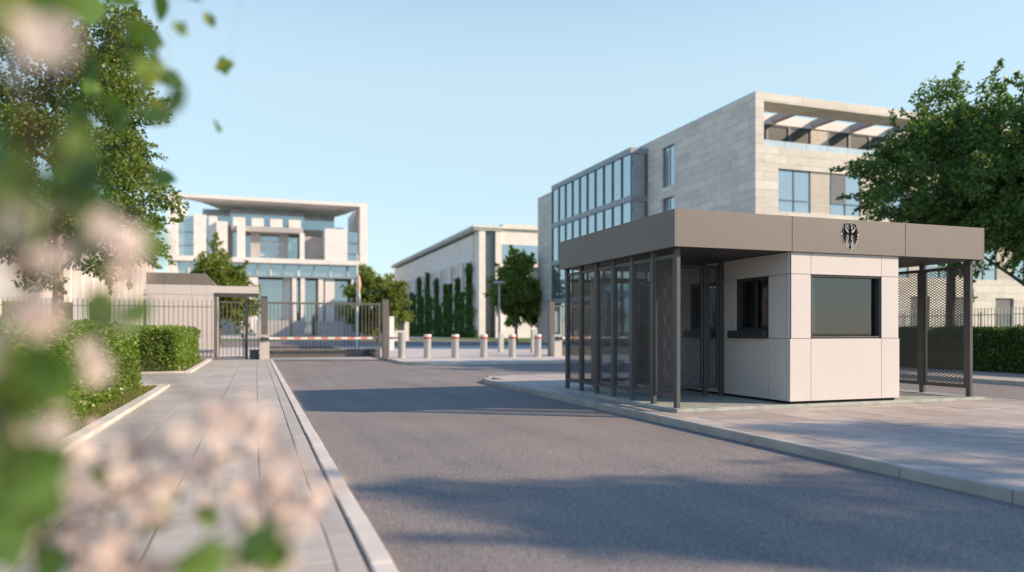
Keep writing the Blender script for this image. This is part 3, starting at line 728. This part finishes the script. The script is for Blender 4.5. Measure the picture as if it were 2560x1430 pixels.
m = MB(); m.box(q_.x-.9,q_.y-.7,.12,q_.x+.9,q_.y+.7,2.7); m.build("wall", M['white'], l_); m = MB(); m.box(q_.x-.55,q_.y-.72,1.4,q_.x+.35,q_.y-.703,2.4); m.build("window", M['glassdark'], l_); m = MB(); m.box(q_.x-1,q_.y-.8,2.7,q_.x+1,q_.y+.8,2.8); m.build("roof", M['white'], l_)

# gatehouse on the left behind the fence
gh = thing("gatehouse", "small white panelled gatehouse with taupe roof band and side canopy", "gatehouse", (-3.0, 36.5, .1))
gx0, gx1, gy0, gy1 = -4.43, -1.76, 34.6, 39.0
m = MB(); xsg = [gx0,-3.71,-2.64,-2.05,gx1]
for i in range(4):
    for z0_, z1_ in ((.14,1.1),(1.11,2.85),(2.862,3.28)): m.box(xsg[i]+.004,gy0,z0_,xsg[i+1]-.004,gy0+.02,z1_)
m.build("wall_cladding", M['panel'], gh, bev=.002)
m = MB(); m.box(gx0+.01,gy0+.021,.1,gx1-.005,gy1,3.27); m.build("wall", M['panel'], gh)
m = MB()
for a, b in ((gx0,-3.71),(-3.71,-2.64),(-2.64,-2.05)): m.box(a+.004,gy0-.01,3.29,b-.004,gy0+.03,3.78)
m.prism_y([(-2.05,3.29),(-1.70,3.29),(-1.76,3.45),(-2.05,3.77)], gy0+.031, gy1)
m.box(gx0,gy0+.031,3.285,-2.05,gy1,3.775); m.build("roof_band", M['fascia'], gh)
m = MB(); m.box(gx1-.05,gy0+.05,2.95,.12,gy1-1.5,3.26); m.build("canopy", M['panel'], gh, bev=.004)
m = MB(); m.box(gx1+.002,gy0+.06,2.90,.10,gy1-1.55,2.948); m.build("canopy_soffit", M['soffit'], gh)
m = MB(); m.box(gx1+.006,gy0+.25,.14,gx1+.05,gy0+1.2,2.5); m.build("door", M['aluband'], gh); m = MB(); m.box(gx1+.05,gy0+.35,1.0,gx1+.09,gy0+.4,1.3); m.build("handle", M['dark'], gh.children[-1])

# right fence behind the hedge
fR = thing("railing_fence", "grey railing fence along the top of the dark hedge on the right", "fence", (22.3, 14, .1))
m = MB(); n = int((31.5-4)/.115)
for i in range(n): y = 4 + i*.115; m.box(22.29,y-.012,.12,22.312,y+.012,2.02)
m.build("railing", M['steel'], fR)
m = MB(); m.box(22.28,4,1.78,22.322,31.5,1.81); m.build("rail", M['steel'], fR); m = MB(); m.box(22.28,4,.2,22.322,31.5,.24); m.build("rail", M['steel'], fR)
for i in range(9):
    y = 5.5 + 3*i; m = MB(); m.box(22.33,y-.03,.1,22.39,y+.03,1.9); m.build("fence_post", M['steel'], fR)

# ------------------------------------------------------------------ stone office building (right)
ob = thing("stone_office_building", "limestone office building with roof terrace and glazed oriel behind the booth", "building", (45, 55, .1))
X0, Y0, H = 28.8, 37.3, 15.9
m = MB()   # side (west) wall with two windows cut in
wy0, wy1 = 46.5, 48.2
m.box(X0,Y0+.501,.1,X0+.5,wy0,H); m.box(X0,wy0,.1,X0+.5,wy1,4.6); m.box(X0,wy0,7.6,X0+.5,wy1,8.4); m.box(X0,wy0,11.2,X0+.5,wy1,12.0); m.box(X0,wy0,15.0,X0+.5,wy1,H); m.box(X0,wy1,.1,X0+.5,66.4,H)
m.box(X0-.5,66.41,.1,X0+2,72.6,15.45)
m.build("side_wall", M['stone'], ob)
for z0_, z1_ in ((4.6,7.6),(8.4,11.2),(12.0,15.0)):
    m = MB(); m.box(X0+.16,wy0,z0_,X0+.24,wy0+.08,z1_); m.box(X0+.16,wy1-.08,z0_,X0+.24,wy1,z1_); m.box(X0+.16,(wy0+wy1)/2-.05,z0_,X0+.24,(wy0+wy1)/2+.05,z1_); m.box(X0+.16,wy0+.08,z1_-.08,X0+.239,wy1-.08,z1_)
    wn = m.build("window", M['alu'], ob); m = MB(); m.box(X0+.19,wy0,z0_,X0+.21,wy1,z1_-.01); m.build("pane", M['glassblue'], wn)
# front (south) wall
XE = 62
wins = []
x = 30.5
while x < 58: wins.append((x, x+2.55)); x += 4.05
m = MB(); m.box(X0,Y0,.1,X0+.62,Y0+.5,H-.001); m.box(X0+.62,Y0,15.4,XE,Y0+1.8,H-.001); m.box(X0+.62,Y0,11.35,XE,Y0+.5,12.66)
for z0_, z1_ in ((7.5,8.7),(3.6,4.85),(.1,.7)): m.box(X0+.62,Y0,z0_,XE,Y0+.5,z1_)
for z0_, z1_ in ((8.7,11.35),(4.85,7.5)):
    m.box(X0+.62,Y0,z0_,wins[0][0],Y0+.5,z1_); m.box(wins[-1][1],Y0,z0_,XE,Y0+.5,z1_)
prev = X0+.62; gw = [(31.5,33.2),(36.2,38.2),(41.2,42.9),(44.5,46.6),(49,50.8),(53,55)]
for a, b in gw: m.box(prev,Y0,.7,a,Y0+.5,3.6); prev = b
m.box(prev,Y0,.7,XE,Y0+.5,3.6)
m.build("front_wall", M['stone'], ob)
MB().box(X0+.03,Y0+.03,H,XE-.03,Y0+.97,H+.06).build("coping", M['aluband'], ob)
MB().box(X0+.02,Y0+1.0,H+.001,X0+.48,66.3,H+.06).build("coping", M['aluband'], ob)
for a, b in gw:
    m = MB(); m.box(a,Y0+.2,.7,b,Y0+.26,3.6); wn = m.build("window", M['glassdark'], ob)
    m = MB()
    for i in range(11): m.box(a+.03,Y0+.12,2.5+.1*i,b-.03,Y0+.17,2.56+.1*i)
    m.build("blind", M['louvre_d'], wn)
for fl, (z0_, z1_) in enumerate(((8.7,11.35),(4.85,7.5))):
    for i, (a, b) in enumerate(wins):
        m = MB(); mid = (a+b)/2
        for u0, u1 in ((a,a+.07),(mid-.05,mid+.05),(b-.07,b)): m.box(u0,Y0+.12,z0_,u1,Y0+.22,z1_)
        m.box(a+.07,Y0+.121,z1_-.07,b-.07,Y0+.219,z1_)
        m.box(a+.07,Y0+.05,z0_+.72,b-.07,Y0+.075,z0_+.76)
        wn = m.build("window", M['alu'], ob)
        m = MB(); m.box(a,Y0+.16,z0_,b,Y0+.18,z1_-.02); m.build("pane", M['glassblue'], wn)
        if i % 3 == 1:
            m = MB()
            for j in range(15): zz = z1_-.1-.125*j; m.box(a+.08,Y0+.06,zz-.06,mid,Y0+.11,zz)
            m.build("blind", M['louvre_d'], wn)
        if i+1 < len(wins):
            m = MB(); c, d = b, wins[i+1][0]
            for j in range(17): zz = z0_+.156*j; m.box(c,Y0+.10,zz,d,Y0+.16,zz+.135)
            m.box(c,Y0+.17,z0_,d,Y0+.3,z1_); m.build("louvre_panel", M['louvre'], ob)
# roof terrace: pergola beams, set-back wall and windows, glass balustrade
SB = Y0+3.7
for i in range(9):
    x = 33.2 + 3.35*i; m = MB(); m.box(x-.22,Y0+1.801,15.42,x+.22,SB,15.86); m.build("pergola_beam", M['concrete_grey'], ob)
m = MB(); m.box(X0+.5,SB,15.3,XE,SB+.4,15.95); m.build("terrace_wall", M['concrete'], ob)
MB().box(X0+.5,Y0+.5,12.3,XE,SB,12.45).build("terrace_floor", M['concrete_grey'], ob)
x = X0+.5; i = 0
while x < 58:
    if i % 4 == 0:
        m = MB()
        for j in range(20): m.box(x,SB+.08,12.46+.14*j,x+1.5,SB+.13,12.58+.14*j)
        m.build("louvre_panel", M['louvre'], ob); x += 1.5
    else:
        m = MB(); m.box(x,SB+.05,12.45,x+.1,SB+.2,15.3); m.box(x+1.75,SB+.05,12.45,x+1.85,SB+.2,15.3); m.box(x+.1,SB+.06,15.2,x+1.75,SB+.19,15.3); wn = m.build("window", M['alu'], ob)
        m = MB(); m.box(x+.1,SB+.12,12.45,x+1.75,SB+.14,15.2); m.build("pane", M['glassdark'], wn); x += 1.85
    i += 1
x = X0+.64
while x < 58: m = MB(); m.box(x,Y0+.1,12.661,x+1.62,Y0+.13,13.08); m.build("balustrade", M['balus'], ob); x += 1.65
# interior mass (set back so that the terrace stays open)
m = MB(); m.box(X0+.5,SB+.45,.1,XE,66,15.3); m.box(X0+.5,Y0+.6,.1,XE,SB+.44,12.25); m.build("core", M['concrete_grey'], ob)
# glazed oriel
GX, GY0, GY1 = 27.3, 50.3, 66.4
orl = MB()
for z0_, z1_ in ((15.05,15.5),(11.35,11.8),(7.65,8.1),(3.95,4.4)): orl.box(GX,GY0,z0_,X0-.002,GY1-.005,z1_)
oo = orl.build("oriel", M['aluband'], ob)
np_ = 10; st = (GY1-GY0)/np_
for z0_, z1_ in ((11.8,15.05),(8.1,11.35),(4.4,7.65),(.3,3.95)):
    m = MB(); m.box(GX+.12,GY0+.12,z0_,GX+.15,GY1-.02,z1_); m.box(GX+.151,GY0+.12,z0_,X0-.01,GY0+.15,z1_); pn = m.build("pane", M['glassblue'], oo)
    m = MB()
    for i in range(np_+1): y = GY0+.01+i*(st-.012); m.box(GX+.02,y,z0_,GX+.11,y+.08,z1_)
    m.box(X0-.16,GY0+.02,z0_,X0-.03,GY0+.11,z1_); m.build("mullion", M['alu'], oo)

# ------------------------------------------------------------------ office wing with climbing plants
wg = thing("office_wing", "long pale office wing with ivy-clad side and flat projecting roof", "building", (48, 155, .1))
wx, wy, wh = 35.8, 120, 19.4
m = MB(); m.box(wx,wy+3,.1,wx+1,200,wh-1.2); m.box(wx+.2,wy,.1,wx+1.35,wy+3,wh-.8); m.box(wx+3.2,wy,.1,wx+4.3,wy+3,wh-.8); m.box(wx+4.3,wy+.5,12.6,wx+40,wy+3,wh-.3); m.box(wx+4.3,wy+.5,.1,wx+40,wy+3,5.2)
m.build("wall", M['concrete'], wg)
m = MB(); m.box(wx-.75,wy-.15,wh-.8,wx+4.4,200.4,wh-.36); m.build("eave", M['concrete_grey'], wg)
m = MB(); m.box(wx-.9,wy-.3,wh-.355,wx+4.5,200.5,wh); m.box(wx+4.5,wy,wh-.3,wx+41,199.9,wh+.5); m.build("roof", M['concrete'], wg)
m = MB(); m.box(wx+1.35,wy+.5,.1,wx+3.2,wy+.7,wh-.81); m.build("window", M['glassdark'], wg)
m = MB(); m.box(wx+4.3,wy+1.2,5.2,wx+40,wy+1.3,12.6); m.build("window", M['glassdark'], wg)
for zz in (8.8,):
    m = MB(); m.box(wx+4.3,wy+.8,zz,wx+40,wy+1.19,zz+.9); m.build("spandrel", M['concrete'], wg)
for i in range(10):
    m = MB(); m.box(wx+5.6+3.4*i,wy+.7,5.2,wx+6.3+3.4*i,wy+1.18,12.6); m.build("pier", M['concrete'], wg)
m = MB(); m.box(wx+4.6,wy+.42,13.4,wx+40,wy+.495,16.4); m.build("ribbon_window", M['glassblue'], wg)
m = MB(); m.box(wx+1.01,wy+3.01,.1,wx+40,200,wh-.9); m.build("core", M['concrete_grey'], wg)
for i in range(9):   # vertical window slots with fins in the long side
    y = wy + 6.5 + i*8.4
    m = MB(); m.box(wx-.03,y,4.2,wx-.004,y+1.7,13.6); wn = m.build("window", M['glassdark'], wg)
    m = MB(); m.box(wx-.55,y-.35,.1,wx-.002,y-.05,13.6); m.box(wx-.55,y+1.75,5,wx-.002,y+2.0,13.6); m.build("fin", M['concrete'], wg)
for i in range(27):
    y = wy + 4.2 + 2.8*i
    m = MB(); m.box(wx-.22,y,.1,wx-.003,y+.35,13.9); m.build("rib", M['concrete'], wg)
rng = np.random.default_rng(5)
for i in range(9):
    y0i = wy + 4.0 + i*8.4 + (rng.uniform(-.5,.5)); 
    for q, (dy, hh, ww) in enumerate(((-.3, rng.uniform(10,14), 3.0), (4.6, rng.uniform(6,10.5), 3.6))):
        n = 2200; z = rng.uniform(0,1,n)**1.25*hh; half = ww*(1.1-.85*(z/hh))*(.75+.35*np.sin(z*1.7+i))
        y = y0i+dy+rng.normal(size=n)*.55*half; x = wx-.12-np.abs(rng.normal(size=n))*.22
        P = np.stack([x,y,z+.1],1); D = np.stack([-np.ones(n)*.6,rng.normal(size=n)*.6,-.7+rng.normal(size=n)*.5],1)
        V, Fc = leaf_arrays(P, D, .55*rng.uniform(.6,1.3,n), .75, rng)
        ordn = ["nearest to", "second from", "third from", "fourth from", "fifth from", "sixth from", "seventh from", "eighth from", "farthest from"][i]
        lab = ["tall tapering ivy column on the office wing wall, %s its near corner", "low spreading ivy clump on the office wing wall, %s its near corner"][q] % ordn
        tag(mesh_np("climbing_ivy", V, Fc, M['leaf_ivy'], None), lab, "climbing plant", "tall ivy columns on the wing wall" if q == 0 else "low ivy clumps on the wing wall")

# ------------------------------------------------------------------ chancellery
ch = thing("government_building", "large white cube-like government building with curved roof canopy and blue glass", "building", (4, 215, .1))
cy = 202
def cx(px): 
    u = (px-1280)/1830; return cy*(math.sin(YAW)+u*math.cos(YAW))/(math.cos(YAW)-u*math.sin(YAW))
def cz(px, py):
    u = (px-1280)/1830; return CAMZ-(py-829)/1830*cy/(math.cos(YAW)-u*math.sin(YAW))
def cb(mb, p0, p1, z0_, z1_, d0, d1): return mb.box(cx(p0), cy+d0, z0_, cx(p1), cy+d1, z1_)
TOP = 36.2
m = MB(); cb(m,420,443,.1,TOP-.9,0,28); m.build("side_pier", M['concrete'], ch)
m = MB(); cb(m,900,919,.1,TOP-.9,0,28); m.build("side_pier", M['concrete'], ch)
m = MB(); cb(m,420,919,TOP-.9,TOP,0,3); m.build("roof_frame", M['concrete'], ch)
# flat roof slab, seen from below, with a curved opening to the sky near each end
def cxy(px, Y):
    u = (px-1280)/1830; return Y*(math.sin(YAW)+u*math.cos(YAW))/(math.cos(YAW)-u*math.sin(YAW))
lc = [(452,3.01),(480,4.5),(503,7),(524,11),(545,16),(566,21),(575,25)]; rc = [(897,3.01),(891,5),(880,9),(864,14),(844,19),(822,24),(818,25)]
poly = [(cxy(p,cy+t_), cy+t_) for p, t_ in lc][::-1] + [(cxy(p,cy+t_), cy+t_) for p, t_ in rc]
m = MB(); m.prism(poly, TOP-.95, TOP-.02); m.build("roof_slab", M['white'], ch)
m = MB(); m.box(cx(420),cy+3.005,TOP-.9,cx(443),cy+28,TOP-.01); m.build("roof_side", M['concrete'], ch)
m = MB(); m.box(cx(900),cy+3.005,TOP-.9,cx(919),cy+28,TOP-.01); m.build("roof_side", M['concrete'], ch)
SLB = 19.2
m = MB(); cb(m,420,919,SLB,SLB+1.25,-.6,26); m.build("floor_slab", M['concrete'], ch)
# attic glass under the canopy
for p0, p1, z1_, d_ in ((496,600,34.9,15),(742,850,34.9,15),(462,497,31.5,12),(849,872,31.0,12),(572,768,34.9,12)):
    m = MB(); cb(m,p0,p1,26.5,z1_,d_,d_+.4); m.build("attic_glass", M['glasschan'], ch)
for p in (582,629,676,723):
    m = MB(); cb(m,p,p+31,29.0,31.2,2.5,9); m.build("attic_block", M['concrete'], ch)
m = MB(); cb(m,578,760,27.6,28.95,1.8,8); m.build("lintel", M['concrete_grey'], ch)
# upper storey elements (p0, p1, z0, z1, front, back, material)
U = SLB+1.26
for nm, p0, p1, z1_, d0, d1, mm in (("window",443.2,483,31.0,2.5,3,'glasschan'),("wall_block",483.2,515,31.2,1,8,'concrete'),("window",515.2,521,30.5,2.2,3,'glasschan'),
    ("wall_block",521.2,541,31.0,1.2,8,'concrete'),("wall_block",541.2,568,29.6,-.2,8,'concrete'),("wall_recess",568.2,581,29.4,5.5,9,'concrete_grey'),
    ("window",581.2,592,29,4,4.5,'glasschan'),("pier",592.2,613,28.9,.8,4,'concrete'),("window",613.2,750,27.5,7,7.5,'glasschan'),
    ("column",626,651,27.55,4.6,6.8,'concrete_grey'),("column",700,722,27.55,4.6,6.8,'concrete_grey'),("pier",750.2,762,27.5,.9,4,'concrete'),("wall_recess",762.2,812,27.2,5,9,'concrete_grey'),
    ("wall_block",812.2,868,28.9,-.3,8,'concrete'),("window",868.2,899.9,28.6,2.4,3,'glasschan')):
    m = MB(); cb(m,p0,p1,U,z1_,d0,d1); m.build(nm, M[mm], ch)
for p0, p1, zz in ((443.3,482.9,26.6),(443.3,482.9,23.2),(868.3,899.8,25.3),(868.3,899.8,22.3)):
    m = MB(); cb(m,p0,p1,zz,zz+.35,2.3,2.48); m.build("transom", M['aluband'], ch)
for zz in (21.8,23.7,25.6):
    m = MB(); cb(m,651.3,699.7,zz,zz+.25,6.7,6.95); m.build("transom", M['concrete'], ch)
for p in (667,684):
    m = MB(); cb(m,p,p+1.2,U,25.8,6.72,6.97); m.build("mullion", M['concrete'], ch)
# middle glass band and lower hall
m = MB(); cb(m,420.5,918.5,16.0,SLB-.01,1.6,2); m.build("glass_band", M['glasschan'], ch)
for i, p in enumerate((470,520,603,642,676,710,745,785,826,868)):
    m = MB(); cb(m,p,p+(2.6 if i % 3 else 4),16.0,SLB-.012,1.0,1.58); m.build("mullion", M['concrete_grey' if i % 2 else 'concrete'], ch)
m = MB(); cb(m,420.5,918.5,15.6,15.98,.8,3); m.build("floor_edge", M['aluband'], ch)
m = MB(); cb(m,420.5,918.5,.1,15.58,6,6.4); m.build("hall_glass", M['glasschan'], ch)
for p0, p1, d0 in ((445,475,1),(500,540,1.2),(603,617,1.4),(622,645,1),(710,728,3.2),(731,742,1),(752,763,1),(797,810,1.2),(814,838,1.6),(880,899,1)):
    m = MB(); cb(m,p0,p1,.1,15.58,d0,d0+2.2); m.build("column", M['concrete'], ch)
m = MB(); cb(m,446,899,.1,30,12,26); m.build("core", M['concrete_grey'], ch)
# forecourt wall band with dark entrance openings
m = MB(); cb(m,640,720,.1,4.2,-3,-2.4); cb(m,730,760,.1,4.2,-3,-2.4); cb(m,790,940,.1,4.0,-3,-2.4); m.build("forecourt_wall", M['concrete_grey'], ch)

# left wing building with green roof
lwb = thing("office_wing", "low white wing with green copper roof behind the linden tree", "building", (-16, 66, .1))
m = MB(); m.box(-20,44,.1,-10.6,89.3,8.2); m.build("wall", M['concrete'], lwb)
m = MB(); m.prism_y([(-21,8.21),(-9.8,8.21),(-9.8,8.5),(-15,10.2),(-21,10.2)], 43.6, 89.8); m.build("roof", M['green_roof'], lwb)
for i in range(14):
    y = 45 + 3.1*i
    m = MB(); m.box(-10.599,y,.1,-10.1,y+.7,8.2); m.build("pier", M['concrete'], lwb)
    m = MB(); m.box(-10.598,y+.9,.3,-10.52,y+2.9,6.6); m.build("window", M['glassdark' if i % 3 else 'green_roof'], lwb)
# white wall with green openings seen through the left fence
gwl = thing("garden_wall", "white garden wall with green-clad openings behind the left railing fence", "wall", (-9, 42, .1))
m = MB(); x = -22; i = 0
while x < -6.2:
    wd = [1.0,.8,1.3,.7][i % 4]; m.box(x,42,.1,x+wd,42.3,2.9); x += wd + [.9,1.2,.6,1.0][i % 4]; i += 1
m.box(-22,42.02,.1,-6.4,42.28,.5); m.build("wall_panel", M['concrete'], gwl)
m = MB(); m.box(-22,42.6,.1,-6.4,42.7,2.75); m.build("green_screen", M['leaf_hedge'], gwl)

# ------------------------------------------------------------------ hedges and grass
hedge("hedge", "near clipped hedge of broad light green leaves along the grass strip", -4.0,2.6,-2.27,16.4,.1,1.30,1900,.075,M['leaf_hedge'],3,"clipped hedges beside the left footpath","SNET")
hedge("hedge", "far block of clipped hedge in front of the gatehouse", -5.2,22.7,-2.15,31.2,.1,1.32,1500,.075,M['leaf_hedge'],4,"clipped hedges beside the left footpath","SET")
hedge("hedge", "long dark clipped hedge below the railing on the right", 19.95,6,21.2,26,.1,1.27,1300,.085,M['leaf_hedge_d'],6,None,"WST")
rng = np.random.default_rng(11); n = 9000
P = np.stack([rng.uniform(-2.42,-1.9,n), rng.uniform(2.5,16.7,n), np.full(n,.105)],1); D = rng.normal(size=(n,3))*.45 + np.array([0,0,1.])
V, Fc = leaf_arrays(P, D, rng.uniform(.04,.10,n), .09, rng, .1); 
P2 = np.stack([rng.uniform(-2.3,-1.9,2500), rng.uniform(22.4,31.8,2500), np.full(2500,.105)],1); D2 = rng.normal(size=(2500,3))*.45 + np.array([0,0,1.])
V2, F2 = leaf_arrays(P2, D2, rng.uniform(.04,.10,2500), .1, rng, .1)
tag(mesh_np("grass", np.concatenate([V,V2]), np.concatenate([Fc, F2+len(V)]), M['grassblade']), "yellowish grass strip between hedge and footpath edging", "grass", None, "stuff")

# ------------------------------------------------------------------ trees
tree("linden_tree", "tall light green linden tree beside the left hedge with a pale trunk", (-5.6,25.2,.1), 11.6, .17, 2.5, (3.5,3.5), 160, 330, .13, M['leaf_left'], M['bark_pale'], 21, "trees along the left verge", clump_r=.6, spray=.7)
tree("linden_tree", "bushy green tree at the extreme left edge behind the blossoms", (-10.2,20.5,.1), 9.0, .17, 2.6, (3.2,3.2), 120, 300, .13, M['leaf_left'], M['bark_pale'], 22, "trees along the left verge", clump_r=.6)
tree("plane_tree", "tall dark green tree right behind the booth roof with a dark trunk", (21.6,18.0,.1), 9.4, .17, 3.2, (2.55,2.55), 150, 330, .13, M['leaf_tree'], M['bark'], 31, "dark trees behind the right hedge", clump_r=.55, spray=.7)
tree("plane_tree", "dark bushy tree cut by the right picture edge with low branches", (21.7,14.9,.1), 8.6, .17, 2.2, (3.3,3.3), 190, 330, .13, M['leaf_tree'], M['bark'], 32, "dark trees behind the right hedge", clump_r=.55, spray=.7)
for (px, D, h, rx, c0, sd, lab) in ((548,72,9.2,2.9,1.9,41,"rounded yellow-green tree above the gatehouse canopy"), (945,86,8.8,3.7,1.5,42,"broad green tree right of the sliding gate before the ivy wing"),
        (1290,78,9.3,2.6,2.2,43,"small green tree with dark trunk between ivy wing and stone building"), (1345,80,6.5,1.6,1.9,44,"lower shrubby tree at the stone building's far corner")):
    p = at(px, 860, D); p.z = .1
    tree("plaza_tree", lab, p, h, .16, c0, (rx,rx), 110, 150, .36, M['leaf_far'], M['bark'], sd, "trees on the far plaza", clump_r=.8)
# trees that stand to the right of the viewer and throw their shade on road and island
tree("roadside_tree", "tall slim roadside tree right of the viewer whose shade falls on the near road", (21.4,-7.2,.1), 12.6, .15, 9.2, (1.4,1.4), 44, 130, .17, M['leaf_tree'], M['bark'], 51, "roadside trees right of the viewer", clump_r=.5, spray=.2)
tree("roadside_tree", "slim roadside tree right of the viewer whose shade falls on the island paving", (23.7,-4.2,.1), 11.4, .14, 8.8, (1.3,1.3), 26, 110, .17, M['leaf_tree'], M['bark'], 52, "roadside trees right of the viewer", clump_r=.5, spray=.2)

# ------------------------------------------------------------------ flowering shrub close to the viewer
sh = thing("flowering_shrub", "pale pink flowering shrub close to the viewer along the left and bottom edge", "shrub", (-1.15,.75,.1))
rng = np.random.default_rng(77)
root_p = Vector((-1.15,.75,.1))
targets = []     # (point, kind, size)
def T(px, py, D, kind, size): targets.append((at(px, py, D), kind, size))
for a in ((215,15,2.0,.17),(365,85,2.5,.14),(372,185,2.0,.14),(425,195,2.2,.09),(560,165,2.8,.085),(230,222,2.6,.095),(545,315,2.9,.09),(525,50,2.5,.065),(412,443,2.6,.10),(300,300,1.9,.08),(120,-20,1.2,.12),(400,15,2.4,.11),(300,-10,2.2,.12),(150,40,1.5,.09),
          (60,960,.8,.12),(380,605,.95,.09),(250,770,1.0,.09),(330,790,1.1,.07),(20,545,.8,.10),(640,1370,.95,.085),(300,1205,1.5,.07),(255,1190,1.5,.06),(505,1420,.9,.085),(400,1290,1.4,.07),(430,1235,1.5,.06),(25,1180,.9,.1),
          (20,1350,1.0,.1),(520,1290,1.4,.06),(120,1400,1.1,.09),(690,1395,1.0,.06)): T(a[0],a[1],a[2],'leaf',a[3])
for _ in range(26): T(rng.uniform(-140,270), rng.uniform(300,640), rng.uniform(.6,1.1), 'leaf', rng.uniform(.05,.085))
for _ in range(10): T(rng.uniform(-80,90), rng.uniform(-60,60), rng.uniform(.7,1.0), 'leaf', rng.uniform(.06,.10))
for _ in range(13): T(rng.uniform(150,480), rng.uniform(-40,330), rng.uniform(1.3,2.2), 'leaf', rng.uniform(.055,.085))
for _ in range(16): T(rng.uniform(-100,160), rng.uniform(900,1300), rng.uniform(.7,1.0), 'leaf', rng.uniform(.06,.10))
for p in ((90,100,.7),(60,690,.7),(215,655,.8),(80,850,.75),(120,950,.95),(20,760,.8),(70,1030,.85)):
    T(*p, 'flower', .06)
tops = [(0,1030),(100,1120),(250,1110),(330,1130),(450,1070),(600,1000),(680,1060),(760,1160),(840,1260)]
def top_y(x):
    for (a, ya), (b, yb) in zip(tops, tops[1:]):
        if a <= x <= b: return ya+(yb-ya)*(x-a)/(b-a)
    return 1300
for _ in range(46):
    x = rng.uniform(20,770); y0 = top_y(x); y = y0 + (1480-y0)*rng.uniform(0,1)**.8
    T(x, y, rng.uniform(1.05,1.6), 'flower', .05)
stems = MB(); skel = []
for e in ((120,-60,1.5),(430,-110,2.3),(640,-130,2.7),(150,500,1.0),(80,720,.85),(230,900,1.05),(300,1200,1.45),(520,1280,1.4),(640,1120,1.35),(760,1330,1.4),(420,1420,1.2)):
    ep = at(*e); mid = root_p.lerp(ep,.5) + Vector((-.1,0,.35 if e[1] > 800 else .1))
    if e[1] < -50: mid = root_p + Vector((-.35,.25,2.9))
    pts = [root_p*(1-t_)**2 + mid*2*t_*(1-t_) + ep*t_**2 for t_ in np.linspace(0,1,14)]
    stems.tube(pts, [.012*(1-.85*t_)+.001 for t_ in np.linspace(0,1,14)], 6); skel += pts[4:]
def near(p): return min(skel, key=lambda q: (q-p).length)
LV, LF, nb = [], [], 0
FV, FF, nf = [], [], 0
for p, kind, size in targets:
    q = near(p)
    if (q-p).length > .03: fine = .12 if p.z > 1.6 and kind == 'leaf' else 1; stems.tube([q, q.lerp(p,.5)+Vector((0,0,.03)), p], [.0028*fine,.002*fine,.0012*fine], 5)
    if kind == 'leaf':
        for c in range(1 if size > .085 else 2):
            d = Vector(rng.normal(size=3)*.55) + Vector((0,0,-.75)); d.normalize(); pp = p - d*size*.5
            s = d.cross(Vector((-.3,-1,.25)) + Vector(rng.normal(size=3)*.35)).normalized(); nn = d.cross(s)
            prof = [(0,.02),(.12,.26),(.3,.46),(.5,.47),(.72,.33),(.9,.12),(1,.0)]
            vv = []
            for u, w_ in prof: 
                cpt = pp + d*size*u - nn*size*.10*(u-.5)**2
                vv += [cpt + s*size*w_*.62 + nn*size*.09*w_, cpt, cpt - s*size*w_*.62 + nn*size*.09*w_]
            for i in range(len(prof)-1):
                b = nb + 3*i; LF += [(b,b+1,b+4,b+3),(b+1,b+2,b+5,b+4)]
            LV += [tuple(v) for v in vv]; nb += len(vv)
    else:
        for c in range(rng.integers(6,10)):
            fpnt = p + Vector(rng.normal(size=3)*size*.5); ax = Vector((.1,-.7,.5)) + Vector(rng.normal(size=3)*.6); ax.normalize()
            u = ax.orthogonal().normalized(); v = ax.cross(u); r = rng.uniform(.013,.021); ph = rng.uniform(0,6)
            for k_ in range(5):
                a = ph + k_*2*math.pi/5; dd = u*math.cos(a)+v*math.sin(a); ss = -u*math.sin(a)+v*math.cos(a)
                pr = [(0.1,.06,0),(.55,.42,.16),(.9,.38,.22),(1.08,.05,.2)]; vv = []
                for uu, ww, zz in pr: vv += [fpnt+dd*r*uu+ss*r*ww+ax*r*zz, fpnt+dd*r*uu-ss*r*ww+ax*r*zz]
                for i in range(3): FF.append((nf+2*i,nf+2*i+1,nf+2*i+3,nf+2*i+2))
                FV += [tuple(x_) for x_ in vv]; nf += 8
stems.build("stems", M['stem'], sh, smooth=True)
mesh_np("leaves", np.array(LV), np.array(LF), M['leaf_shrub'], sh)
mesh_np("blossoms", np.array(FV), np.array(FF), M['petal'], sh)
